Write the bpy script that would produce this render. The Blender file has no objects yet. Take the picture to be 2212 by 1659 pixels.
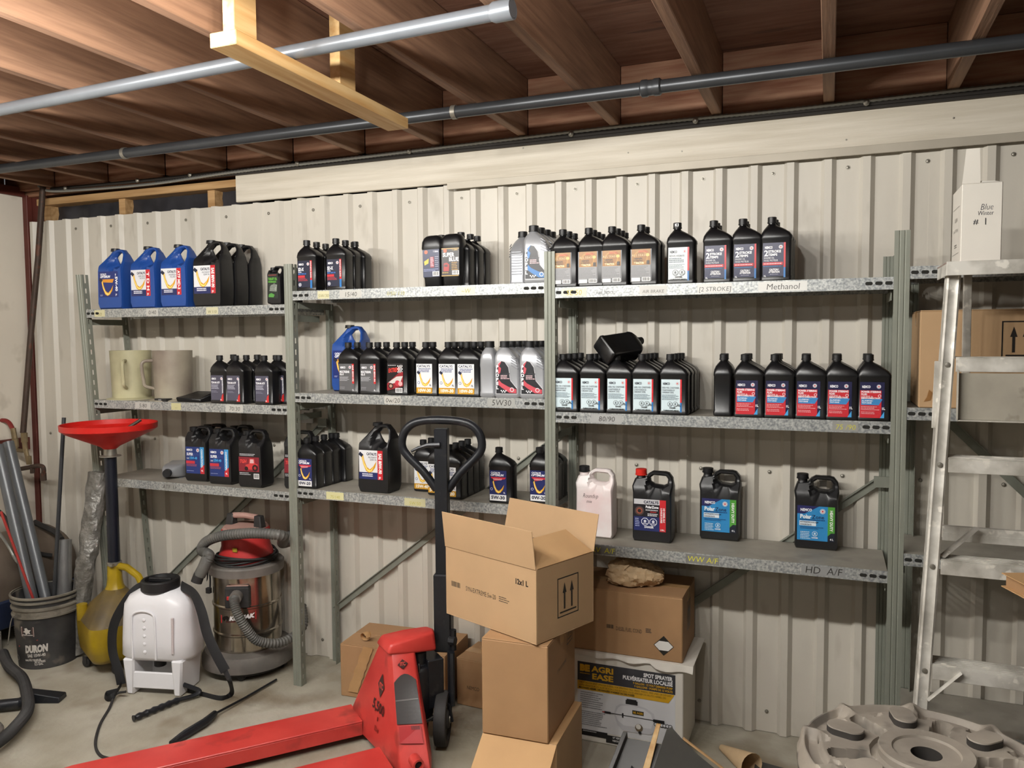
import bpy, bmesh, math, random
from mathutils import Vector, Matrix
random.seed(7)
C = bpy.context.scene.collection
SC = bpy.context.scene
PI = math.pi
# ---------------------------------------------------------------- camera
FPX, YAW, PITCH, ROLL = 1709.3, .3815, .0592, -.0071
CAM = Vector((3.4414, -2.8938, 1.5779))
_f = Vector((-math.sin(YAW)*math.cos(PITCH), math.cos(YAW)*math.cos(PITCH), -math.sin(PITCH)))
_r = _f.cross(Vector((0, 0, 1))).normalized(); _u = _r.cross(_f)
_r2 = _r*math.cos(ROLL)+_u*math.sin(ROLL); _u2 = -_r*math.sin(ROLL)+_u*math.cos(ROLL)
cd = bpy.data.cameras.new('camera'); cam = bpy.data.objects.new('camera', cd); C.objects.link(cam)
cam.matrix_world = Matrix(((_r2.x, _u2.x, -_f.x, CAM.x), (_r2.y, _u2.y, -_f.y, CAM.y), (_r2.z, _u2.z, -_f.z, CAM.z), (0, 0, 0, 1)))
cd.sensor_width = 36; cd.lens = FPX*36/2212; cd.clip_start = .02
SC.camera = cam
# a measured spot of the photograph carried onto a real plane of the room
def _ray(px, py): return _f+_r2*((px-1106)/FPX)-_u2*((py-829.5)/FPX)
def atY(px, py, y): d = _ray(px, py); return CAM+d*((y-CAM.y)/d.y)
def atZ(px, py, z): d = _ray(px, py); return CAM+d*((z-CAM.z)/d.z)
# ---------------------------------------------------------------- light
w = bpy.data.worlds.new('world'); SC.world = w; w.use_nodes = True
w.node_tree.nodes['Background'].inputs[0].default_value = (.95, .97, 1, 1)
w.node_tree.nodes['Background'].inputs[1].default_value = .12
def area(name, loc, sx, sy, power, col, rot=(0, 0, 0)):
    l = bpy.data.lights.new(name, 'AREA'); l.shape = 'RECTANGLE'; l.size = sx; l.size_y = sy; l.energy = power; l.color = col
    o = bpy.data.objects.new(name, l); C.objects.link(o); o.location = loc; o.rotation_euler = rot; return o
# the two fluorescent tubes shine evenly all round: a close row of small lamps each
def tube(x0, x1, y, z, n, power, col):
    for i in range(n):
        l = bpy.data.lights.new('tube_lamp', 'POINT'); l.energy = power/n; l.color = col; l.shadow_soft_size = .035
        o = bpy.data.objects.new('tube_lamp', l); C.objects.link(o); o.location = (x0+(x1-x0)*i/(n-1), y, z)
tube(.7, 3.1, -1.86, 2.29, 10, 205, (1, .975, .925))
tube(1.2, 3.8, -4.3, 2.30, 5, 18, (1, .975, .925))
SC.view_settings.view_transform = 'Standard'; SC.view_settings.look = 'None'
SC.view_settings.gamma = 1; SC.view_settings.use_curve_mapping = False
SC.view_settings.exposure = 0.3
# ---------------------------------------------------------------- materials
MC = {}
def srgb(h):
    h = h.lstrip('#'); v = [int(h[i:i+2], 16)/255 for i in (0, 2, 4)]
    return tuple((c/12.92 if c <= .04045 else ((c+.055)/1.055)**2.4) for c in v)+(1,)
def mat(name, col, rough=.5, metal=0., var=0., scale=8., st=(1, 1, 1), bump=0., col2=None, spots=0., spotcol='#3a352c', spotscale=30., coat=0., alpha=1., trans=0., bscale=None, lo=.35, hi=.65, slo=.60, shi=.68):
    if name in MC: return MC[name]
    m = bpy.data.materials.new(name); m.use_nodes = True; nt = m.node_tree; b = nt.nodes['Principled BSDF']
    b.inputs['Roughness'].default_value = rough; b.inputs['Metallic'].default_value = metal
    b.inputs['Coat Weight'].default_value = coat; b.inputs['Alpha'].default_value = alpha; b.inputs['Transmission Weight'].default_value = trans
    c = srgb(col); b.inputs['Base Color'].default_value = c
    tc = mp = None
    def coords():
        nonlocal tc, mp
        if mp: return mp
        tc = nt.nodes.new('ShaderNodeTexCoord'); mp = nt.nodes.new('ShaderNodeMapping'); mp.inputs['Scale'].default_value = st
        nt.links.new(tc.outputs['Object'], mp.inputs['Vector']); return mp
    last = None
    if var > 0 or col2:
        n = nt.nodes.new('ShaderNodeTexNoise'); n.inputs['Scale'].default_value = scale; n.inputs['Detail'].default_value = 6
        nt.links.new(coords().outputs[0], n.inputs['Vector'])
        r = nt.nodes.new('ShaderNodeValToRGB'); nt.links.new(n.outputs['Fac'], r.inputs[0])
        c2 = srgb(col2) if col2 else tuple(max(0, x*(1-var)) for x in c[:3])+(1,)
        r.color_ramp.elements[0].color = c2; r.color_ramp.elements[1].color = c
        r.color_ramp.elements[0].position = lo; r.color_ramp.elements[1].position = hi
        last = r.outputs[0]
    if spots > 0:
        n2 = nt.nodes.new('ShaderNodeTexNoise'); n2.inputs['Scale'].default_value = spotscale; n2.inputs['Detail'].default_value = 3
        nt.links.new(coords().outputs[0], n2.inputs['Vector'])
        r2 = nt.nodes.new('ShaderNodeValToRGB'); nt.links.new(n2.outputs['Fac'], r2.inputs[0])
        r2.color_ramp.elements[0].position = slo; r2.color_ramp.elements[1].position = shi
        r2.color_ramp.elements[0].color = (0, 0, 0, 1); r2.color_ramp.elements[1].color = (spots,)*3+(1,)
        mx = nt.nodes.new('ShaderNodeMix'); mx.data_type = 'RGBA'
        nt.links.new(r2.outputs[0], mx.inputs[0])
        if last: nt.links.new(last, mx.inputs[6])
        else: mx.inputs[6].default_value = c
        mx.inputs[7].default_value = srgb(spotcol); last = mx.outputs[2]
    if last: nt.links.new(last, b.inputs['Base Color'])
    if bump > 0:
        nb = nt.nodes.new('ShaderNodeTexNoise'); nb.inputs['Scale'].default_value = bscale or scale*2; nb.inputs['Detail'].default_value = 4
        nt.links.new(coords().outputs[0], nb.inputs['Vector'])
        bp = nt.nodes.new('ShaderNodeBump'); bp.inputs['Strength'].default_value = bump; bp.inputs['Distance'].default_value = .01
        nt.links.new(nb.outputs['Fac'], bp.inputs['Height']); nt.links.new(bp.outputs[0], b.inputs['Normal'])
    MC[name] = m; return m
def ink(h, rough=.35): return mat('print_'+h, h, rough)
WALL = mat('painted_steel_cladding', '#cdc7bb', .42, .0, .10, 3, (1, 1, .35), .05, spots=.30, spotcol='#8d8474', spotscale=11, slo=.62, shi=.74, bscale=40)
OUTW = mat('shop_far_wall', '#4a4742', .8)
CREAM = mat('cream_paint', '#ddd5c7', .6, 0, .08, 2, spots=.3, spotcol='#9a9080', spotscale=6)
CONC = mat('concrete', '#b0ab9d', .75, 0, .3, 2.2, (1, 1, 1), .25, col2='#8b8473', spots=.7, spotcol='#6e5f49', spotscale=2.6, bscale=35, slo=.55, shi=.68)
JOIST = mat('aged_joist_wood', '#96735a', .7, 0, .3, 3.5, (14, .8, 14), .15, col2='#785945', spots=.5, spotcol='#523829', spotscale=.9, slo=.66, shi=.74)
BLOCKW = mat('aged_blocking_wood', '#9d765c', .7, 0, .3, 3.5, (.9, 14, 14), .12, col2='#7a4a32', spots=.5, spotcol='#4a2a1c', spotscale=1.3, slo=.66, shi=.72)
DECK = mat('aged_deck_plywood', '#815d4b', .75, 0, .3, 3, (1.2, 9, 9), .15, col2='#6e4734', spots=.6, spotcol='#3a2018', spotscale=1.6, slo=.64, shi=.69)
PINE = mat('new_pine', '#d3b27e', .6, 0, .2, 3, (14, .9, 14), .08, col2='#bb9058', spots=.5, spotcol='#7d4a24', spotscale=1.2, slo=.68, shi=.73)
PINEX = mat('new_pine_sideways', '#bb976a', .6, 0, .2, 3, (.9, 14, 14), .08, col2='#9c774c')
PAINTW = mat('whitewashed_board', '#d2cabb', .6, 0, .12, 3, (.6, 10, 10), .25, col2='#beb5a4', spots=.35, spotcol='#a79c88', spotscale=1.4, slo=.66, shi=.7, bscale=8)
GALV = mat('galvanised_shelf_lip', '#c2c4c1', .38, .45, .35, 130, (1, 1, 1), 0, col2='#84888a', spots=.5, spotcol='#6c7074', spotscale=200)
SHELFTOP = mat('dusty_shelf_top', '#9a958a', .6, .1, .2, 9, spots=.5, spotcol='#6f6b63', spotscale=5)
POST = mat('grey_green_post_paint', '#85887d', .45, .15, .1, 8, (3, 3, 1))
POSTD = mat('painted_slot_shade', '#14140f', .8)
ZINC = mat('zinc_flashing', '#b3ab9c', .5, .2, .12, 6)
ALU = mat('worn_aluminium', '#d6d3cb', .42, .12, .2, 14, col2='#a8a49b', spots=.8, spotcol='#e8e4da', spotscale=24, slo=.60, shi=.66)
CARD = mat('cardboard', '#b4946f', .8, 0, .08, 5, bump=.03, bscale=60)
CARD2 = mat('cardboard_inside', '#c19a6c', .8, 0, .1, 5)
CARDD = mat('old_cardboard', '#a5805a', .8, 0, .14, 5)
WBOX = mat('white_card', '#dcd7cd', .6, 0, .05, 6)
BLK = mat('black_plastic_bottle', '#121214', .33, 0, .1, 20)
BLKJ = mat('black_plastic_jug', '#151517', .38)
BLU = mat('blue_plastic_jug', '#20478f', .36)
SIL = mat('silver_plastic_bottle', '#a3a5a9', .34, .35)
SILD = mat('silver_plastic_darker', '#85878c', .4, .35)  # darker silver plastic of the grip ribs
CAPM = mat('black_cap', '#161618', .45)
REDP = mat('red_pallet_jack_paint', '#cb443d', .38, 0, .2, 5, col2='#b4302c', spots=.7, spotcol='#6e2a24', spotscale=7, slo=.6, shi=.72)
BLACKM = mat('black_painted_metal', '#1b1d22', .4, .2, .2, 10, spots=.3, spotcol='#3c3a38')
RUB = mat('black_rubber', '#1c1b1b', .7, 0, .3, 12, col2='#2b2928')
GREYHOSE = mat('grey_corrugated_hose', '#4b4b49', .6, 0, .2, 10, col2='#5f5d58')
STRAP = mat('black_webbing', '#0f0f11', .8)
MILK = mat('milky_plastic', '#e6e6ea', .35, 0, .04, 5)
IRON = mat('rusty_iron', '#4b3c33', .6, .4, .3, 14, spots=.5, spotcol='#6c3d2a')
OXIDE = mat('red_oxide_steel', '#5e2b22', .55, .1, .2, 10)
PVC = mat('grey_conduit', '#5a5d60', .35, .1, .12, 6, (3, 3, 1))
PVCS = mat('bare_steel_conduit', '#7b8086', .3, .45, .12, 7)
PIPED = mat('black_steel_pipe', '#45474a', .35, .5, .15, 7)
CHROME = mat('dented_stainless', '#b5aea2', .16, .95, .3, 6, col2='#8a8072', bump=.12, bscale=7, spots=.35, spotcol='#6b5f50', spotscale=6)
DUSTP = mat('dusty_grey_plastic', '#5a5752', .6, 0, .2, 8, col2='#77706a')
DUSTRED = mat('dusty_red_plastic', '#b8302f', .45, 0, .1, 8)
DUSTTOP = mat('dusty_red_top', '#b08b80', .7, 0, .2, 8)
YEL = mat('yellow_plastic', '#a88d12', .42, 0, .25, 5, col2='#80690e', spots=.75, spotcol='#5a4a2a', spotscale=4, slo=.55, shi=.7)
FUNR = mat('red_funnel_plastic', '#c3201a', .38, 0, .1, 8, spots=.6, spotcol='#5e120d', spotscale=14, slo=.66, shi=.7)
FOIL = mat('grey_foil_wrap', '#8d8b86', .42, .45, .3, 20, col2='#6a6863', bump=.8, bscale=45)
BUCK = mat('dirty_grey_bucket', '#3c3b3b', .5, 0, .3, 6, col2='#1c1c1e', spots=.6, spotcol='#6e675c', spotscale=9)
BUCKR = mat('bucket_rim', '#878175', .5, 0, .25, 9, col2='#5b564d', spots=.6, spotcol='#2b2926', spotscale=16)
BRASS = mat('dirty_brass', '#8b7a5c', .45, .6, .3, 20)
REDH = mat('red_rubber_hose', '#7d2320', .45)
TANK = mat('dusty_grey_tank', '#6d6053', .7, 0, .2, 4, col2='#54493f')
TANKB = mat('blue_tank_paint', '#1d2740', .5)
KRAFT = mat('kraft_paper', '#cdb08a', .75, 0, .12, 8, bump=.5, bscale=30)
DISCM = mat('dusty_wheel_weight', '#a89f92', .6, .0, .25, 5, col2='#857d73', spots=.5, spotcol='#514e4c', spotscale=9)
DISCD = mat('dark_rubber_side', '#35322f', .6)
SHEET = mat('dark_sheet_plastic', '#403f3c', .5, 0, .15, 7)
JUGT = mat('translucent_pitcher', '#c2bc98', .45, 0, .2, 5, col2='#a59f80', alpha=.93)
JUGS = mat('stained_pitcher', '#a79f8c', .45, 0, .3, 4, col2='#7d7066', alpha=.95)
PINKW = mat('stained_white_jug', '#eae4e2', .4, 0, .15, 9, col2='#e2cccb')
WHITEM = mat('white_plastic', '#d8d8d8', .4)
FOILB = mat('silver_barrier_film', '#4a4a50', .3, .6, .4, 8)
DARK = mat('dark_cavity', '#1a1512', .9)
ARMOR = mat('armoured_cable', '#8d8d88', .4, .6)
ARMD = mat('black_cable', '#26221f', .6)
STEELB = mat('zinc_bolt', '#98948a', .4, .7)
MARK = ink('#26231f', .6); CHALK = ink('#c9c23a', .7); PAPER = ink('#d9d6cc', .6)
# ---------------------------------------------------------------- mesh tools
class MB:
    def __init__(s): s.v = []; s.f = []; s.m = []; s.ms = []
    def mi(s, m):
        if m not in s.ms: s.ms.append(m)
        return s.ms.index(m)
    def add(s, v, f, m, M=None):
        b = len(s.v); k = s.mi(m)
        for p in v: p = Vector(p); s.v.append(tuple(M @ p if M else p))
        for q in f: s.f.append([b+i for i in q]); s.m.append(k)
        return s
    def box(s, x0, y0, z0, x1, y1, z1, m, M=None):
        return s.add([(x0,y0,z0),(x1,y0,z0),(x1,y1,z0),(x0,y1,z0),(x0,y0,z1),(x1,y0,z1),(x1,y1,z1),(x0,y1,z1)],
                     [(0,3,2,1),(4,5,6,7),(0,1,5,4),(1,2,6,5),(2,3,7,6),(3,0,4,7)], m, M)
    def prism(s, poly, y0, y1, m, M=None):            # poly in x,z (counter-clockwise seen from -y), extruded along y
        n = len(poly); v = [(x, y0, z) for x, z in poly]+[(x, y1, z) for x, z in poly]
        return s.add(v, [tuple(range(n)), tuple(reversed(range(n, 2*n)))]+[(i, i+n, (i+1) % n+n, (i+1) % n) for i in range(n)], m, M)
    def hull(s, bot, top, m, M=None):                 # two loops of equal length
        n = len(bot)
        return s.add(list(bot)+list(top), [tuple(reversed(range(n))), tuple(range(n, 2*n))]+[(i, (i+1) % n, (i+1) % n+n, i+n) for i in range(n)], m, M)
    def loft(s, rings, m, caps=True, M=None):
        n = len(rings[0]); b = []
        for r in rings: b += list(r)
        f = [(j*n+i, j*n+(i+1) % n, (j+1)*n+(i+1) % n, (j+1)*n+i) for j in range(len(rings)-1) for i in range(n)]
        if caps: f += [tuple(reversed(range(n))), tuple((len(rings)-1)*n+i for i in range(n))]
        return s.add(b, f, m, M)
    def lathe(s, prof, m, n=20, c=(0, 0, 0), M=None, caps=True):
        rings = [[(c[0]+r*math.cos(2*PI*i/n), c[1]+r*math.sin(2*PI*i/n), c[2]+z) for i in range(n)] for r, z in prof]
        return s.loft(rings, m, caps, M)
    def tube(s, path, r, m, n=8, corr=0, M=None, flat=None, up=(0, 0, 1), fix=False):
        P = [Vector(p) for p in path]; rings = []
        prev = None
        for i, p in enumerate(P):
            t = (P[min(i+1, len(P)-1)]-P[max(i-1, 0)]).normalized()
            if prev is None or (fix and abs(t.dot(Vector(up).normalized())) < .9):
                a = Vector(up) if abs(t.dot(Vector(up).normalized())) < .95 else Vector((1, 0, 0))
                u = t.cross(a).normalized()
                if prev is not None and u.dot(prev) < 0: u = -u
            else: u = (prev-t*prev.dot(t)).normalized()
            prev = u; vv = t.cross(u)
            rr = r(i/(len(P)-1)) if callable(r) else r
            if corr and i % 2: rr *= (1-corr)
            ra, rb = (rr, rr) if not flat else (rr, rr*flat)
            rings.append([tuple(p+u*(ra*math.cos(-2*PI*k/n))+vv*(rb*math.sin(-2*PI*k/n))) for k in range(n)])
        n_ = len(rings[0])
        rings = [list(reversed(q)) for q in rings]
        return s.loft(rings, m, True, M)
    def build(s, name, parent=None, bevel=0, seg=1, ang=35, kind=None, loc=None):
        me = mesh_of(s, name, bevel, seg, ang)
        return link(name, me, parent, loc)
def mesh_of(s, name, bevel=0, seg=1, ang=35):
    me = bpy.data.meshes.new(name); me.from_pydata(s.v, [], s.f)
    for m in s.ms: me.materials.append(m)
    me.polygons.foreach_set('material_index', s.m)
    bm = bmesh.new(); bm.from_mesh(me)
    bmesh.ops.recalc_face_normals(bm, faces=bm.faces)
    if bevel:
        ed = [e for e in bm.edges if len(e.link_faces) == 2 and e.calc_face_angle(0) > .5]
        bmesh.ops.bevel(bm, geom=ed, offset=bevel, segments=seg, affect='EDGES', profile=.5, clamp_overlap=True)
    for f in bm.faces: f.smooth = True
    bm.to_mesh(me); bm.free()
    me.set_sharp_from_angle(angle=math.radians(ang)); me.update(); return me
def link(name, data, parent=None, loc=None):
    o = bpy.data.objects.new(name, data); C.objects.link(o)
    if parent: o.parent = parent
    if loc is not None: o.location = loc
    return o
def thing(name, label, cat, loc=(0, 0, 0), rz=0, group=None, rot=None):
    o = bpy.data.objects.new(name, None); C.objects.link(o); o.location = loc; o.rotation_euler = rot or (0, 0, rz)
    o.empty_display_size = .05
    return tag(o, label, cat, group)
def tag(o, label, cat, group=None):
    o['label'] = label; o['category'] = cat
    if group: o['group'] = group
    return o
def struct(o, label=None):
    o['kind'] = 'structure'
    if label: o['label'] = label
    return o
def curve(pts, n=8):                                   # Catmull-Rom
    P = [Vector(p) for p in pts]; P = [P[0]*2-P[1]]+P+[P[-1]*2-P[-2]]; out = []
    for i in range(1, len(P)-2):
        for k in range(n):
            t = k/n; a, b, c, d = P[i-1], P[i], P[i+1], P[i+2]
            out.append(.5*((2*b)+(c-a)*t+(2*a-5*b+4*c-d)*t*t+(3*b-a-3*c+d)*t**3))
    out.append(P[-2]); return out
def rrect(cx, cy, hw, hd, r, z, k=3):
    r = min(r, hw, hd); out = []
    for (sx, sy, a0) in ((1, -1, -PI/2), (1, 1, 0), (-1, 1, PI/2), (-1, -1, PI)):
        for i in range(k+1):
            a = a0+PI/2*i/k
            out.append((cx+sx*(hw-r)+r*math.cos(a), cy+sy*(hd-r)+r*math.sin(a), z))
    return out
# ---------------------------------------------------------------- flat print (labels)
_tc = {}
def glyphs(txt, bold=.0):
    k = (txt, bold)
    if k in _tc: return _tc[k]
    cu = bpy.data.curves.new('t', 'FONT'); cu.body = txt; cu.size = 1; cu.resolution_u = 2; cu.offset = bold*1.35
    o = bpy.data.objects.new('t', cu); C.objects.link(o)
    dg = bpy.context.evaluated_depsgraph_get(); me = bpy.data.meshes.new_from_object(o.evaluated_get(dg))
    v = [(p.co.x, p.co.y) for p in me.vertices]; f = [tuple(p.vertices) for p in me.polygons]
    bpy.data.objects.remove(o); bpy.data.curves.remove(cu); bpy.data.meshes.remove(me)
    wd = max([p[0] for p in v], default=0); _tc[k] = (v, f, wd); return _tc[k]
class Canvas:                                          # print on the x-z plane, facing -y
    def __init__(s, y=0.): s.b = MB(); s.y = y; s.k = 0
    def _y(s): s.k += 1; return s.y-.00012*s.k
    def poly(s, pts, c):
        y = s._y(); s.b.add([(x, y, z) for x, z in pts], [tuple(range(len(pts)))], c if not isinstance(c, str) else ink(c)); return s
    def rect(s, x0, z0, x1, z1, c): return s.poly([(x0, z0), (x1, z0), (x1, z1), (x0, z1)], c)
    def circ(s, x, z, r, c, n=14): return s.poly([(x+r*math.cos(2*PI*i/n), z+r*math.sin(2*PI*i/n)) for i in range(n)], c)
    def text(s, t, x, z, h, c, al='l', wd=None, bold=.028, rot=0, shear=0):
        v, f, W = glyphs(t, bold); sx = h/.72
        if wd and W > 0: sxx = wd/W
        else: sxx = sx
        tw = W*sxx; ox = {'l': 0, 'c': -tw/2, 'r': -tw}[al]; y = s._y(); cr, sr = math.cos(rot), math.sin(rot)
        pts = []
        for (a, b) in v:
            px = a*sxx+ox+b*sx*shear; pz = b*sx
            pts.append((x+px*cr-pz*sr, y, z+px*sr+pz*cr))
        s.b.add(pts, f, c if not isinstance(c, str) else ink(c)); return s
    def bars(s, x0, z0, x1, n, step, h, c):             # lines of tiny illegible print
        rnd = random.Random(n*31+int(x0*9999))
        y = s._y(); m = ink(c)
        for i in range(n):
            x = x0; z = z0-i*step; e = x0+(x1-x0)*rnd.uniform(.7, 1)
            while x < e:
                l = min(rnd.uniform(.002, .006), e-x); s.b.add([(x, y, z), (x+l, y, z), (x+l, y, z+h), (x, y, z+h)], [(0, 1, 2, 3)], m); x += l+.0012
        return s
    def barcode(s, x0, z0, x1, z1, bg='#e8e8e8'):
        if bg: s.rect(x0, z0, x1, z1, bg)
        y = s._y(); m = ink('#1a1a1a'); x = x0+.1*(x1-x0); rnd = random.Random(5); st = (x1-x0)/26
        while x < x1-.1*(x1-x0):
            w_ = st*rnd.choice((.5, 1, 1.4)); s.b.add([(x, y, z0+.15*(z1-z0)), (x+w_, y, z0+.15*(z1-z0)), (x+w_, y, z1-.1*(z1-z0)), (x, y, z1-.1*(z1-z0))], [(0, 1, 2, 3)], m); x += w_+st*rnd.choice((.6, 1))
        return s
    def swoosh(s, x, z, k):                             # pouring golden oil
        A = [(0, .9), (.12, .95), (.2, .6), (.35, .25), (.55, .12), (.78, .3), (1, .62), (.9, .25), (.7, 0), (.5, -.08), (.3, .02), (.12, .4)]
        s.poly([(x+a*k, z+b*k) for a, b in A], '#d89a1c')
        B = [(.06, .88), (.1, .88), (.2, .45), (.4, .12), (.6, .06), (.82, .3), (.66, .02), (.5, -.03), (.34, .06), (.14, .42)]
        s.poly([(x+a*k, z+b*k) for a, b in B], '#f3dc7a')
        s.poly([(x-.18*k, z+.95*k), (x+.02*k, z+.8*k), (x+.14*k, z+.95*k), (x-.08*k, z+1.12*k)], '#20243a'); return s
    def leaf(s, x, z, r):
        s.circ(x, z, r, '#e6e6ea'); s.circ(x, z, r*.82, '#26264a'); s.circ(x, z, r*.7, '#e6e6ea')
        s.poly([(x+r*.55*q*math.sin(i*PI/5), z+r*.55*q*math.cos(i*PI/5)) for i, q in enumerate((1, .5)*5)], '#c52a2a'); return s
    def skull(s, x, z, r, fg='#222222', bg='#f0f0f0'):
        o = lambda q: [(x+q*math.cos(PI/8+i*PI/4), z+q*math.sin(PI/8+i*PI/4)) for i in range(8)]
        s.poly(o(r), fg); s.poly(o(r*.86), bg); s.circ(x, z+r*.12, r*.34, fg, 10); s.rect(x-r*.55, z-r*.5, x+r*.55, z-r*.36, fg)
        s.circ(x-r*.13, z+r*.14, r*.09, bg, 6); s.circ(x+r*.13, z+r*.14, r*.09, bg, 6); return s
    def mesh(s, name='front_label'): return mesh_of_flat(s.b, name)
def mesh_of_flat(b, name):
    me = bpy.data.meshes.new(name); me.from_pydata(b.v, [], b.f)
    for m in b.ms: me.materials.append(m)
    me.polygons.foreach_set('material_index', b.m)
    bm = bmesh.new(); bm.from_mesh(me)
    bm.normal_update()
    me.update(); bm.free(); return me
HP = -PI/2
# ================================================================ SETTING
fl = MB().box(-1.1, -5.2, -.08, 6.2, .42, 0, CONC).build('floor'); struct(fl, 'grey dusty concrete floor')
wb = MB().box(-1.1, .40, 0, 6.2, .46, 2.7, DARK).build('wall_back'); struct(wb, 'beige ribbed steel clad wall behind the shelving')  # near-black backing slab, added to block light behind the cladding
PAN, RIB, PER = .325, .306, .1315
def cladding(x0, nr, x1, top):
    b = MB(); pts = [(x0, PAN)]; x = x0+.034
    while x < x1-.06:
        pts += [(x, PAN), (x+.012, RIB), (x+.037, RIB), (x+.053, PAN)]; x += PER
    pts.append((x1, PAN)); pts = [(max(a, -.79), y_) for a, y_ in pts if a > -.83 or True]
    n = len(pts); v = [(a, y, 0.002) for a, y in pts]+[(a, y, top) for a, y in pts]+[(a, y+.004, 0.002) for a, y in pts]+[(a, y+.004, top) for a, y in pts]
    f = [(i, i+1, n+i+1, n+i) for i in range(n-1)]+[(2*n+i+1, 2*n+i, 3*n+i, 3*n+i+1) for i in range(n-1)]+[(n+i, n+i+1, 3*n+i+1, 3*n+i) for i in range(n-1)]
    f += [(0, n, 3*n, 2*n), (n-1, 2*n-1+0, 4*n-1, 3*n-1)]
    b.add(v, f, WALL); me = bpy.data.meshes.new('cladding_panel'); me.from_pydata(b.v, [], b.f); me.materials.append(WALL); me.update()
    return link('cladding_panel', me, wb)
X0 = 2.264-.045-23*PER-.034
screw_me = mesh_of(MB().lathe([(.0078, 0), (.0078, .0015), (.0048, .0015), (.0048, .0045), (.0032, .0055)], STEELB, 8, M=Matrix.Rotation(PI/2, 4, 'X')), 'screw')
xp = X0; k = 0
while xp < 5.0:
    p = cladding(xp, 7, xp+7*PER, 2.252+random.uniform(-.004, .004)); p.location.y = -.0012*(k % 2)
    for j in range(7):
        xs = xp+.034+.053+.039+j*PER
        if (k*7+j) % 2 == 0:
            for z in (2.195, 1.045, .085): link('screw', screw_me, p, (xs, PAN-.001, z))
    xp += 7*PER; k += 1
# open framing above the cladding at the left
for x0, x1 in ((-.70, -.655), (-.13, -.085), (.48, .525)): MB().box(x0, .33, 2.0, x1, .395, 2.345, PINEX).build('wall_stud', wb)
MB().box(-.72, .30, 2.335, .72, .395, 2.372, PINEX).build('top_plate', wb, .002)
b = MB(); rings = []
vv = []; ff = []
for i in range(31):
    x = -.7+i*.05
    for j in range(5): vv.append((x, .385+.008*math.sin(i*2.3+j*1.7)+.004*math.sin(i*5.1), 2.15+j*.05))
for i in range(30):
    for j in range(4): ff.append((i*5+j, (i+1)*5+j, (i+1)*5+j+1, i*5+j+1))
MB().add(vv, ff, FOILB).build('vapour_barrier', wb)
t1 = MB().box(.70, .283, 2.255, 4.9, .302, 2.388, PAINTW).build('trim_1', None, .0015); struct(t1, 'whitewashed board above the ribbed cladding')
t2 = MB().box(1.868, .276, 2.228, 4.9, .283, 2.259, ZINC).build('trim_2', None, .001); struct(t2, 'grey metal flashing strip under the whitewashed board')
for px, py in ((1130, 320), (1473, 327), (1828, 302), (1357, 330), (2060, 255)):
    q = atY(px, py, .283); link('screw', screw_me, t1, (q.x, .2825, q.z)).scale = (.45, .45, .45)
# left wall with corner column
wl = MB().box(-1.02, -5.2, 0, -.832, .305, 2.39, CREAM).build('wall_left'); struct(wl, 'cream painted left wall')
cc = MB().box(-.90, .332, 0, -.70, .352, 2.40, OXIDE).box(-.832, .298, 0, -.796, .331, 2.40, OXIDE); cc = cc.build('trim_3', None, .002); struct(cc, 'red-brown steel corner column')
ld = MB().box(-1.02, -5.2, 2.39, -.81, .3, 2.44, OXIDE).build('trim_4'); struct(ld, 'red-brown steel angle on top of the left wall')
wr = MB().box(6.2, -5.2, 0, 6.3, .42, 2.7, OUTW).build('wall_right'); struct(wr)
wf = MB().box(-1.1, -5.3, 0, 6.2, -5.2, 2.7, OUTW).build('wall_front'); struct(wf)
# ceiling: deck, joists and blocking
ce = MB().box(-1.1, -5.2, 2.672, 6.2, .42, 2.72, DARK).build('ceiling'); struct(ce, 'open timber joist ceiling')
y = .40
while y > -5.1:
    for x0 in (-1.05, 1.39, 3.83):
        MB().box(x0+.002, y-1.215, 2.655, x0+2.436, y, 2.671, DECK).build('plywood_sheet', ce)
    y -= 1.22
jm = mesh_of(MB().box(-.038, -4.6, 0, 0, .268, .234, JOIST), 'joist', .0025)
bm_ = mesh_of(MB().box(0, 0, 0, .3585, .036, .234, BLOCKW), 'blocking_board', .0015)
for k in range(-3, 15):
    xr = .265+.3975*k
    j = link('joist', jm, ce, (xr, 0, 2.42)); j.rotation_euler.z = random.uniform(-.002, .002)
    link('blocking_board', bm_, ce, (xr+.0005, .270, 2.42))
MB().box(-1.0, .31, 2.39, 5.2, .40, 2.419, BLOCKW).build('sill_plate', ce)
# hanging beam of new timber
t = thing('timber_hanger', 'pale new timber plank hung on two blocks below the joists', 'beam', (2.15, -.6, 2.331))
bn = atZ(450, 105, 2.331); bf = atZ(835, 283, 2.331); bn2 = atZ(520, 97, 2.331); bf2 = atZ(885, 279, 2.331)
wbm = .085; xa = (bn.x+bn2.x)/2; xb = (bf.x+bf2.x)/2; ya = bn.y; yb = (bf.y+bf2.y)/2
O = Vector((2.15, -.6, 2.331))
loop = [(xa-wbm/2, ya, 0), (xa+wbm/2, ya, 0), (xb+wbm/2, yb, 0), (xb-wbm/2, yb, 0)]
MB().hull([(p[0]-O.x, p[1]-O.y, 0) for p in loop], [(p[0]-O.x, p[1]-O.y, .038) for p in loop], PINE).build('plank', t, .002)
ANG = math.atan2(xb-xa, yb-ya)
for yy in (ya+.03, -.72):
    xx = xa+(yy-ya)*math.tan(ANG)
    MB().box(xx-.025-O.x, yy-O.y, .0385, xx+.013-O.x, yy+.088-O.y, .30, PINE).build('block', t, .0015)
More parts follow.
